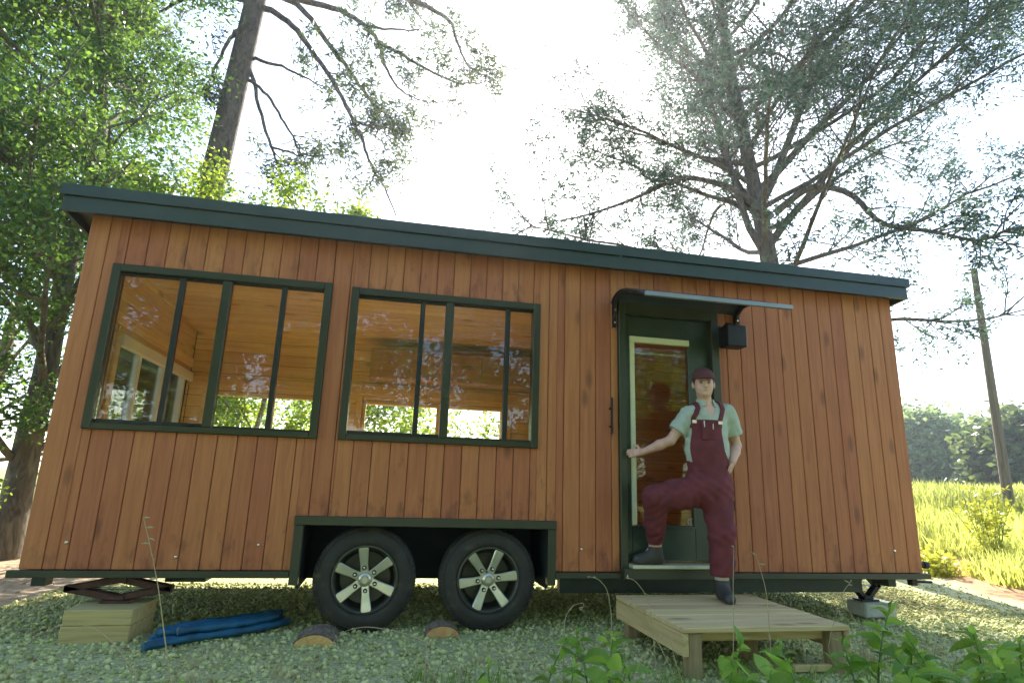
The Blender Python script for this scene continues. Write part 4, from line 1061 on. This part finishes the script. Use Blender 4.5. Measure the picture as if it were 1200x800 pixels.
broadleaf((-2.7, -8.3, 0), 4.3, 1.25, 61, 'young sunlit tree mirrored brightly in the right panes of the left window', 14, 6, 4, .05, .3, 10, .10, 'leafB', group='trees mirrored in the glass', lspread=.14)
broadleaf((4.9, -9.6, 0), 4.6, 1.3, 62, 'young sunlit tree mirrored brightly in the door glass', 14, 6, 4, .05, .3, 10, .10, 'leafB', group='trees mirrored in the glass', lspread=.14)
broadleaf((-5.0, 2.9, 0), 1.0, .7, 66, 'low leafy shrub at the left edge beside the tree trunk', 12, 5, 4, .02, .05, 9, .07, 'leafB', name='shrub', lspread=.09)
# leaning pine with long drooping limbs on its right
T = Tree(21); g = T.rng
def limbpx(pts, d0, d1):
    n_ = len(pts); return np.array([onD(p, d0 + (d1 - d0) * i / (n_ - 1)) for i, p in enumerate(pts)])
top = onD((312, -60), 12.1); b0 = onD((255, 190), 12.0); b1 = onD((300, 0), 12.05)
base = np.array([b0[0] - .55, b0[1] + .1, 0.0])
P = np.array([base, base * .6 + b0 * .4, base * .25 + b0 * .75, b0, b0 * .5 + b1 * .5, b1, top + (top - b1) * .8, top + (top - b1) * 2.2, top + (top - b1) * 3.4])
T.tubes.append((P, np.array([.32, .27, .245, .235, .22, .205, .18, .13, .05]), 16))
pine = tag(empty('pine_tree', tuple(base)), 'thick leaning pine with long bare drooping limbs behind the roof', 'tree')
LB = [([(297, 10), (314, 10), (341, 27), (361, 54), (381, 81), (400, 111), (410, 135), (427, 169), (437, 200), (450, 216), (464, 253)], 12.05, 10.8, .085, .25),
      ([(302, -10), (344, 0), (368, 27), (400, 71), (420, 98), (437, 121), (445, 145), (440, 162)], 12.05, 11.0, .085, .4),
      ([(305, -20), (351, 0), (400, 12), (430, 30), (444, 50), (450, 78), (467, 105), (491, 118)], 12.05, 11.4, .09, .4),
      ([(430, 30), (451, 35), (496, 35)], 11.7, 11.7, .045, 1.2), ([(444, 50), (478, 69), (505, 84), (540, 100), (575, 95)], 11.7, 11.2, .05, .3),
      ([(310, -50), (400, -35), (481, 0), (511, 13), (530, 25), (535, 50), (548, 80), (575, 92)], 12.1, 11.6, .09, .55),
      ([(282, 72), (297, 68), (338, 81), (378, 101)], 12.0, 11.9, .06, 2), ([(280, 90), (294, 95), (314, 111), (334, 145), (348, 169), (354, 186)], 12.0, 11.5, .05, .7),
      ([(280, 76), (294, 81), (305, 128), (317, 172), (329, 199), (334, 243)], 12.0, 11.7, .06, .6), ([(285, 30), (270, 44), (250, 84), (235, 110)], 12.05, 11.8, .06, .5),
      ([(290, 0), (240, -10), (190, 10), (160, 40)], 12.1, 12.8, .07, .35), ([(300, -60), (380, -40), (450, -20), (520, -15)], 12.2, 13.2, .07, .35),
      ([(320, -90), (420, -60), (470, -10), (500, 30)], 12.3, 13.8, .06, .4), ([(317, 172), (345, 180), (375, 184)], 11.7, 11.6, .03, .5), ([(437, 121), (460, 140), (480, 165)], 11.1, 11.0, .03, .2), ([(410, 135), (430, 150), (460, 150)], 11.2, 11.2, .03, .2)]
for (pts, d0, d1, r, st_) in LB:
    B = limbpx(pts, d0, d1); k = np.linspace(0, len(B) - 1, len(B) * 4); B = np.stack([np.interp(k, np.arange(len(B)), B[:, i]) for i in range(3)], -1)
    for _ in range(3): B[1:-1] = (B[:-2] + 2 * B[1:-1] + B[2:]) / 4
    B[1:-1] += g.normal(0, .012, B[1:-1].shape)
    T.limb(B, r * .85, .014, 7); L = np.linalg.norm(np.diff(B, axis=0), axis=1).sum()
    if st_ > 1: continue
    for j in range(int(5.5 * L * (1 - st_) + 3)):
        p2, d2 = T.side(B, g.uniform(st_, 1), R_(g.uniform(35, 80)), -.1); L2 = g.uniform(.3, .85); B2 = T.path(p2, d2, L2, 4, .2, -.1); T.limb(B2, .014, .005, 4)
        for q in range(3):
            p3, d3 = T.side(B2, g.uniform(.3, 1), R_(g.uniform(25, 70))); B3 = T.path(p3, d3, L2 * .45, 2, .2, 0); T.limb(B3, .006, .003, 3)
            for e in B3[1:]: T.anch.append(tuple(e))
        T.anch.append(tuple(B2[-1]))
T.wood('trunk', 'pinebark', pine); T.leaves('crown', 'needle', pine, 11, .08, .12, .28)

# spreading conifer behind the right half of the roof
T = Tree(27); g = T.rng; cb = np.array([8.55, 6.35, 0.0])
con = tag(empty('conifer', tuple(cb)), 'wide spreading conifer behind the right half of the roof', 'tree')
P = T.path(cb, (-.01, 0, 1), 19, 19, .02, .1); T.tubes.append((P, np.array([.33 * (1 - .93 * (i / 19) ** .75) for i in range(20)]), 14))
tgt = []
def conlimb(p, d, L, r, trop, dens=1.0):
    B = T.path(p, d, L, 12, .085, trop); T.limb(B, r, .012, 7)
    for j in range(int(8 * dens + L * 2.4 * dens)):
        p2, d2 = T.side(B, g.uniform(.22, 1), R_(g.uniform(25, 60)), .05); L2 = L * g.uniform(.16, .34); B2 = T.path(p2, d2, L2, 5, .15, .1); T.limb(B2, r * .22 + .004, .005, 4)
        for k in range(5):
            p3, d3 = T.side(B2, g.uniform(.2, 1), R_(g.uniform(25, 65)), .05); B3 = T.path(p3, d3, L2 * g.uniform(.25, .5) + .1, 3, .2, 0); T.limb(B3, .007, .003, 3)
            for q in B3[1:]: T.anch.append(tuple(q))
for i in range(46):
    z = 4.6 + 13.5 * (i + g.random()) / 46; a = i * 2.399 + g.uniform(-.4, .4); p = np.array([np.interp(z, P[:, 2], P[:, k]) for k in range(3)])
    up_ = np.interp(z, [4, 7, 10, 19], [.05, .35, .65, .9]); L = np.interp(z, [4, 6, 9, 13, 19], [4.6, 6.2, 6.6, 5.0, 2.0]) * g.uniform(.8, 1.08)
    cc = math.cos(a) * .979 - math.sin(a) * .203; L *= 1 + .36 * cc * np.clip((z - 6) / 3, 0, 1)
    conlimb(p, (math.cos(a), math.sin(a), up_), L, .065 if z < 12 else .045, g.uniform(-.25, .2), .75 if z < 7.5 else 1.0)
for (a, up_, z, L) in ((-.25, 1.3, 6.6, 9.5), (2.6, 2.6, 7.2, 7), (3.4, 2.2, 6.2, 6), (-.9, 1.5, 7.6, 8.5), (-.5, 1.0, 8.0, 9)):    # upright leaders
    p = np.array([np.interp(z, P[:, 2], P[:, k]) for k in range(3)]); conlimb(p, (math.cos(a), math.sin(a), up_), L, .10, .15, 1.2)
for pts, d0, d1 in (([(908, 250), (950, 215), (1000, 225), (1030, 265), (1090, 270), (1150, 285), (1190, 265)], 14.0, 13.0), ([(905, 255), (860, 220), (800, 205), (740, 235), (680, 255), (630, 262)], 14.0, 13.2)):
    B = limbpx(pts, d0, d1); k = np.linspace(0, len(B) - 1, 24); B = np.stack([np.interp(k, np.arange(len(B)), B[:, i]) for i in range(3)], -1)
    for _ in range(2): B[1:-1] = (B[:-2] + 2 * B[1:-1] + B[2:]) / 4
    T.limb(B, .09, .012, 7)
    for j in range(34):
        p2, d2 = T.side(B, g.uniform(.3, 1), R_(g.uniform(30, 75)), .05); B2 = T.path(p2, d2, g.uniform(.4, 1.3), 4, .15, -.05); T.limb(B2, .02, .005, 4)
        for k_ in range(4):
            p3, d3 = T.side(B2, g.uniform(.2, 1), R_(g.uniform(25, 65))); B3 = T.path(p3, d3, .35, 2, .2, 0); T.limb(B3, .007, .003, 3)
            for q in B3[1:]: T.anch.append(tuple(q))
T.wood('trunk', 'greytwig', con); T.leaves('crown', 'needle2', con, 12, .085, .11, .34)

# far trees beyond the field
FT = [((1076, 478), 62, 'tall pale green tree beyond the field, beside the house end'), ((1098, 482), 66, 'tallest broad tree of the line beyond the field'), ((1132, 500), 64, 'round lit tree in the middle of the tree line'),
      ((1158, 522), 68, 'lower tree of the line, left of the pole'), ((1196, 508), 48, 'dark spreading pine at the right edge beyond the field'), ((1240, 500), 60, 'far tree past the right edge of the field'), ((1040, 470), 64, 'far tree hidden mostly by the house end')]
for i, (p, dist, lab) in enumerate(FT):
    q = onD(p, dist); z0 = float(gh(q[0], q[1])); 
    broadleaf((q[0], q[1], z0), (q[2] - z0) * .74, 3.7 if i != 4 else 3.0, 70 + i, lab, 26, 7, 3, .22, .06, 7, .55, 'farleaf' if i != 4 else 'needle', group='trees beyond the field', lspread=.55)
tk = Tree(90); g = tk.rng       # dark undergrowth along the far edge, one mass
for i in range(900):
    s = g.random(); q = onD((1020 + 260 * s, 560), g.uniform(58, 66)); tk.anch.append((q[0], q[1], float(gh(q[0], q[1])) + g.random() ** 1.3 * 3.2))
o = tk.leaves('undergrowth', 'farleaf', None, 10, .5, .6, .6); tag(o, 'dark thicket under the trees along the far edge of the field', 'thicket', kind='stuff')

# utility pole
q0 = onD((1182, 588), 20.5); zb = float(gh(q0[0], q0[1])); pt = onD((1141, 315), 20.5)
pole = tag(empty('utility_pole', (q0[0], q0[1], zb)), 'bare weathered utility pole standing in the field at right', 'pole')
B = np.linspace((q0[0], q0[1], zb - .2), (pt[0], pt[1], pt[2]), 8); MB().tube(B, np.linspace(.130, .080, 8), 14).build('post', M['polewood'], pole, True)
for k, z in enumerate((pt[2] - .12, pt[2] - 1.0, pt[2] - 1.75)):
    x = np.interp(z, B[:, 2], B[:, 0]); y = np.interp(z, B[:, 2], B[:, 1])
    MB().tube([(x + .05, y, z), (x - .30, y + .15, z - .02), (x - .62 + .2 * k, y + .35, z + .02)], .014, 6).build('step_bolt', M['greytwig'], pole)

# field grass: one mass
g = np.random.default_rng(5); n = 120000
dd = 8 + 62 * g.random(n) ** 1.7; aa = np.radians(g.uniform(26, 70, n)); x = dd * np.sin(aa); y = CAM[1] + dd * np.cos(aa)
sde = .867 * x - .496 * y; k = (sde > 6.2 + .5 * np.sin(y * 2.1) + .4 * np.sin(x * 3.3)) ; x, y, dd = x[k], y[k], dd[k]; n = len(x)
hgt = g.uniform(.10, .38, n) * (1 + .02 * dd) * (.6 + .7 * (np.sin(x * .9) * np.sin(y * .7 + 1) * .5 + .5)); wd = .006 + .0011 * dd; th = g.uniform(0, 2 * np.pi, n); ln = g.normal(0, .35, (n, 2)) * hgt[:, None]
b_ = np.stack([x, y, gh(x, y) - .01], -1); t2 = np.stack([np.cos(th), np.sin(th), 0 * th], -1) * wd[:, None]
V = np.stack([b_ - t2, b_ + t2, b_ + np.concatenate([ln, hgt[:, None]], 1)], 1).reshape(-1, 3)
patch = np.clip(.5 + .5 * np.sin(x * .8 + 2 * np.sin(y * .5)) * np.sin(y * .9) + g.normal(0, .2, n), 0, 1)
tag(obj('field_grass', mesh_np('field_grass', V, np.arange(n * 3).reshape(-1, 3), False, patch), M['grass']), 'sunlit yellow green grass of the field at right', 'grass', kind='stuff')

# ---- leafy weeds: leaf meshes shared by all
def leafmesh(seed, L, Wd, bend):
    g = np.random.default_rng(seed); n_ = 6; V = []; 
    for i in range(n_ + 1):
        t = i / n_; wv = Wd * .5 * (math.sin(math.pi * t ** .75) ** .9) * (1 - .25 * t) + .0015
        if i == n_: wv = .0008
        zz = L * bend * (t - t * t * 1.7) ; x_ = L * t
        V += [(x_, -wv, zz + wv * .35), (x_, 0, zz), (x_, wv, zz + wv * .35)]
    F = []
    for i in range(n_):
        for s in (0, 1): F.append((i * 3 + s, i * 3 + s + 1, i * 3 + 4 + s, i * 3 + 3 + s))
    me = mesh_np('leaf', np.array(V), np.array(F), True, np.full(len(F), g.random())); me.materials.append(M['weed']); return me
LM = [leafmesh(s, .135 * k, .066 * k, b_) for s, (k, b_) in enumerate(((1, .35), (.85, .5), (1.1, .2), (.6, .6), (.95, -.1), (.75, .3)))]
def weed(loc, hgt, seed, label, n_=9, lean=0.06, big=1.0, stalk=None):
    g = np.random.default_rng(seed); root = tag(empty('weed', loc), label, 'plant', 'leafy weeds in the foreground')
    a0 = g.uniform(0, 6.28); P = np.array([(loc[0] + math.cos(a0) * lean * t * t, loc[1] + math.sin(a0) * lean * t * t, loc[2] - .03 + (hgt + .03) * t) for t in np.linspace(0, 1, 7)])
    MB().tube(P, np.linspace(.007, .003, 7), 6).build('stem', M['stem'], root, True)
    n_ = int(n_ * 1.9)
    for i in range(n_):
        t = .12 + .88 * (i / (n_ - 1)) ** .62; p = np.array([np.interp(t, np.linspace(0, 1, 7), P[:, k]) for k in range(3)])
        a = a0 + (i % 2) * math.pi + (i // 2) * 1.45 + g.uniform(-.5, .5); el_ = R_(g.uniform(-25, 40) + 45 * max(0, t - .85) / .15)
        sc_ = big * 1.3 * g.uniform(.45, 1.2) * (.75 + .35 * math.sin(math.pi * t)) * (1 - .35 * max(0, t - .8) / .2)
        mw = Matrix.Translation(p) @ Matrix.Rotation(a, 4, 'Z') @ Matrix.Rotation(-el_, 4, 'Y') @ Matrix.Rotation(g.uniform(-.9, .9), 4, 'X') @ Matrix.Scale(sc_, 4)
        obj('leaf', LM[g.integers(len(LM))], None, root, mw)
    return root
WD = [((577, 765), -1.95, 'small weed with upright leaves at the bottom edge, under the right wheel', 5, .9), ((640, 738), -1.55, 'thin yellow-green weed on the gravel left of the step', 5, .75), ((690, 735), -1.60, 'bushy weed just left of the wooden step', 8, 1.0), ((712, 732), -1.75, 'second bushy weed touching the left side of the step', 8, .95), ((742, 742), -1.62, 'weed with spread leaves beneath the left rim of the step', 7, .8),
      ((842, 742), -2.10, 'bright weed before the middle of the step front', 10, 1.0), ((886, 770), -2.25, 'low pointed-leaf weed at the bottom edge before the step', 8, .9), ((938, 752), -2.10, 'upright weed before the right leg of the step', 8, .9), ((1018, 702), -1.75, 'tallest weed, right of the step, with rounded top leaves', 12, 1.05), ((1000, 745), -1.9, 'leafy weed close to the right corner of the step', 9, .9), ((1062, 752), -1.75, 'weed right of the tallest one, on the gravel', 9, 1.0),
      ((1095, 745), -1.9, 'weed with long slanting leaves in the lower right', 9, 1.0), ((1145, 732), -1.65, 'weed by the sunlit gravel in the lower right', 10, .95), ((1190, 742), -1.75, 'weed at the lower right corner', 10, 1.05), ((1165, 765), -2.1, 'low broad weed at the bottom right edge', 9, 1.1), ((1120, 775), -2.2, 'low weed along the bottom edge, right part', 9, 1.0), ((1050, 780), -2.25, 'low weed along the bottom edge below the tallest weed', 9, 1.0), ((975, 785), -2.3, 'low weed at the bottom edge right of the step leg', 8, .9),
      ((185, 788), -1.7, 'tiny green shoot on the gravel at lower left', 5, .5), ((300, 785), -1.8, 'tiny green shoot at the bottom edge below the hose', 5, .55), ((665, 765), -1.9, 'small weed at the bottom edge left of the step', 7, .8), ((1078, 762), -2.0, 'leafy weed between the tallest weed and the right corner, near the bottom', 10, 1.1), ((1195, 775), -2.25, 'low weed in the very bottom right corner', 10, 1.1), ((720, 775), -2.1, 'low weed at the bottom edge before the step left leg', 9, .9)]
for i, (p, y_, lab, n_, big) in enumerate(WD):
    q = onY(p, y_); weed((q[0], y_, 0), max(.08, q[2] - .04), 200 + i, lab, n_, .04 + .12 * ((i * 37) % 10) / 10, big)
# goldenrod in the field
for i, (p, dist, lab) in enumerate((((1155, 566), 14.0, 'yellow flowering weed clump before the utility pole'), ((1095, 662), 11.5, 'low yellow flowering weed by the drive'))):
    q = onD(p, dist); z0 = float(gh(q[0], q[1])); root = tag(empty('flowering_weed', (q[0], q[1], z0)), lab, 'plant', 'yellow weeds in the field'); T = Tree(300 + i); g = T.rng; hh = max(.25, q[2] - z0)
    for k in range(16):
        B = T.path((q[0] + g.normal(0, .12), q[1] + g.normal(0, .12), z0), (g.normal(0, .28), g.normal(0, .28), 1), hh * g.uniform(.6, 1.02), 5, .08, 0); T.limb(B, .009, .004, 4)
        for e in np.linspace(.35, 1, 6): T.anch.append(tuple(B[min(5, int(e * 5))] + g.normal(0, .05, 3)))
    T.wood('stem', 'stem', root); tag(T.leaves('flower_head', 'flower', root, 8, .07, .10, .5), kind='stuff')
# dry grass stalks standing close to the viewer
def stalk(pts, y_, label, heads, seed, r=.0022):
    g = np.random.default_rng(seed); P = np.array([onY(p, y_) for p in pts]); k = np.linspace(0, len(P) - 1, 24); P = np.stack([np.interp(k, np.arange(len(P)), P[:, i]) for i in range(3)], -1)
    for _ in range(4): P[1:-1] = (P[:-2] + 2 * P[1:-1] + P[2:]) / 4
    P = np.vstack([[P[0][0], y_, -.02], P]) if P[0][2] > .0 else P
    root = tag(empty('dry_grass_stalk', (P[0][0], y_, 0)), label, 'grass stalk', 'dry grass stalks in the foreground')
    MB().tube(P, np.linspace(r * 1.2, r * .6, len(P)), 5).build('stem', M['straw'], root, True)
    for h in range(heads):
        p = P[int(len(P) - 1 - h * 1.6)]; d = g.normal(0, 1, 3); d[2] = abs(d[2]) * .4 - .2; d = unit(d); L = g.uniform(.02, .035)
        MB().tube([p, p + d * L * .5, p + d * L], [.001, .0045, .001], 5).build('seed_head', M['straw'], root, True)
stalk([(200, 800), (192, 740), (186, 690), (176, 640), (168, 606)], -2.3, 'tall dry grass stalk with seeds before the left jack', 7, 1)
stalk([(160, 790), (135, 755), (112, 735), (80, 728), (40, 745)], -2.2, 'dry stalk bending left over the timber blocks', 4, 2)
stalk([(500, 752), (470, 740), (430, 733), (405, 738), (390, 752)], -1.5, 'arched dry stalk with pale seeds before the left wheel', 5, 3)
stalk([(661, 745), (662, 722), (672, 708), (685, 705), (682, 715)], -1.5, 'small hooked dry stalk on the gravel between right wheel and step', 2, 4)
stalk([(716, 760), (717, 720), (712, 690), (702, 678), (690, 675)], -1.6, 'curved dry stalk rising left of the step', 2, 5)
stalk([(770, 800), (766, 745), (760, 700), (745, 680), (735, 676)], -1.8, 'dry stalk crossing the left corner of the step', 2, 6)
stalk([(795, 800), (775, 760), (762, 730), (740, 700)], -1.9, 'leaning dry stalk across the step left rim', 2, 7)
stalk([(858, 800), (860, 740), (859, 690), (860, 640)], -2.0, 'thin upright dry stalk passing the standing boot', 1, 8)
stalk([(905, 800), (902, 740), (898, 690), (886, 650)], -2.0, 'dry stalk with pale tip right of the standing boot', 2, 9)
stalk([(1010, 740), (985, 700), (990, 690), (998, 680)], -1.6, 'pale dry stalk by the right corner of the step', 3, 10)
stalk([(985, 790), (970, 760), (975, 735), (988, 700)], -1.7, 'bent dry stalk across the right step leg', 2, 11)
stalk([(740, 800), (752, 770), (775, 745)], -1.9, 'short dry stalk leaning right under the step left rim', 1, 12)
stalk([(800, 800), (790, 770), (785, 745)], -1.95, 'short brown dry stalk at the step front left leg', 2, 13)

# fallen leaves and grass sprigs on the gravel
g = np.random.default_rng(9)
def flat_bits(name, n, xr, yr, size, asp, matn, label, cat, zoff=.012, upr=False):
    x = g.uniform(*xr, n); y = g.uniform(*yr, n); a = g.uniform(0, 6.28, n); L = size * g.uniform(.5, 1.3, n)
    if upr:
        cl = g.integers(0, max(2, n // 14), n); cxs = g.uniform(*xr, n); cys = g.uniform(*yr, n); x = cxs[cl] + g.normal(0, .035, n); y = cys[cl] + g.normal(0, .035, n)
        b_ = np.stack([x, y, gh(x, y) - .005], -1); w_ = np.stack([np.cos(a), np.sin(a), 0 * a], -1) * (.0028 * g.uniform(.6, 1.4, n))[:, None]
        tip = b_ + np.stack([g.normal(0, .45, n) * L, g.normal(0, .45, n) * L, L], -1); V = np.stack([b_ - w_, b_ + w_, tip], 1).reshape(-1, 3); F = np.arange(n * 3).reshape(-1, 3)
    else:
        c = np.stack([x, y, gh(x, y) + zoff + g.random(n) * .012], -1); u = np.stack([np.cos(a), np.sin(a), g.normal(0, .25, n)], -1); v = np.stack([-np.sin(a), np.cos(a), g.normal(0, .25, n)], -1)
        V = np.stack([c - u * L[:, None] * .5, c + v * (L * asp)[:, None] * .5, c + u * L[:, None] * .5, c - v * (L * asp)[:, None] * .5], 1).reshape(-1, 3); F = np.arange(n * 4).reshape(-1, 4)
    tag(obj(name, mesh_np(name, V, F, False, g.random(n)), M[matn]), label, cat, kind='stuff')
M['litter'] = leafmat('dead_leaf', (.16, .08, .035), (.34, .22, .10), (.3, .2, .08), .15, .8)
flat_bits('leaf_litter', 420, (-3.5, 6.5), (-2.6, 3.0), .055, .5, 'litter', 'brown dead leaves and bits scattered over the gravel', 'leaf litter')
flat_bits('grass_sprigs', 5200, (.2, 6.0), (-2.8, -1.15), .11, .5, 'weed', 'short green grass sprigs growing through the front gravel', 'grass', upr=True)
flat_bits('dry_sprigs', 2600, (-2.5, 6.0), (-2.8, -.75), .12, .5, 'straw', 'thin dry straw sprigs lying about the front gravel', 'dry grass', upr=True)
flat_bits('pine_straw', 9000, (-12, -2.9), (-1, 12), .12, .06, 'litter', 'brown pine straw covering the dirt left of the house', 'pine straw')

# ------------------------------------------------------------------ hazy summer air
hm = bpy.data.materials.new('haze'); hm.use_nodes = True; nt = hm.node_tree; nt.nodes.clear()
out = N(nt, 'ShaderNodeOutputMaterial'); pv = N(nt, 'ShaderNodeVolumePrincipled'); pv.inputs['Color'].default_value = (.85, .93, 1, 1)
pv.inputs['Density'].default_value = .0011; pv.inputs['Anisotropy'].default_value = .72; nt.links.new(pv.outputs[0], out.inputs['Volume'])
hz = MB().box(-156, 158, -156, 158, -2.5, 27).build('haze', hm); tag(hz, 'pale summer haze in the air over the field and trees', 'haze', kind='stuff')
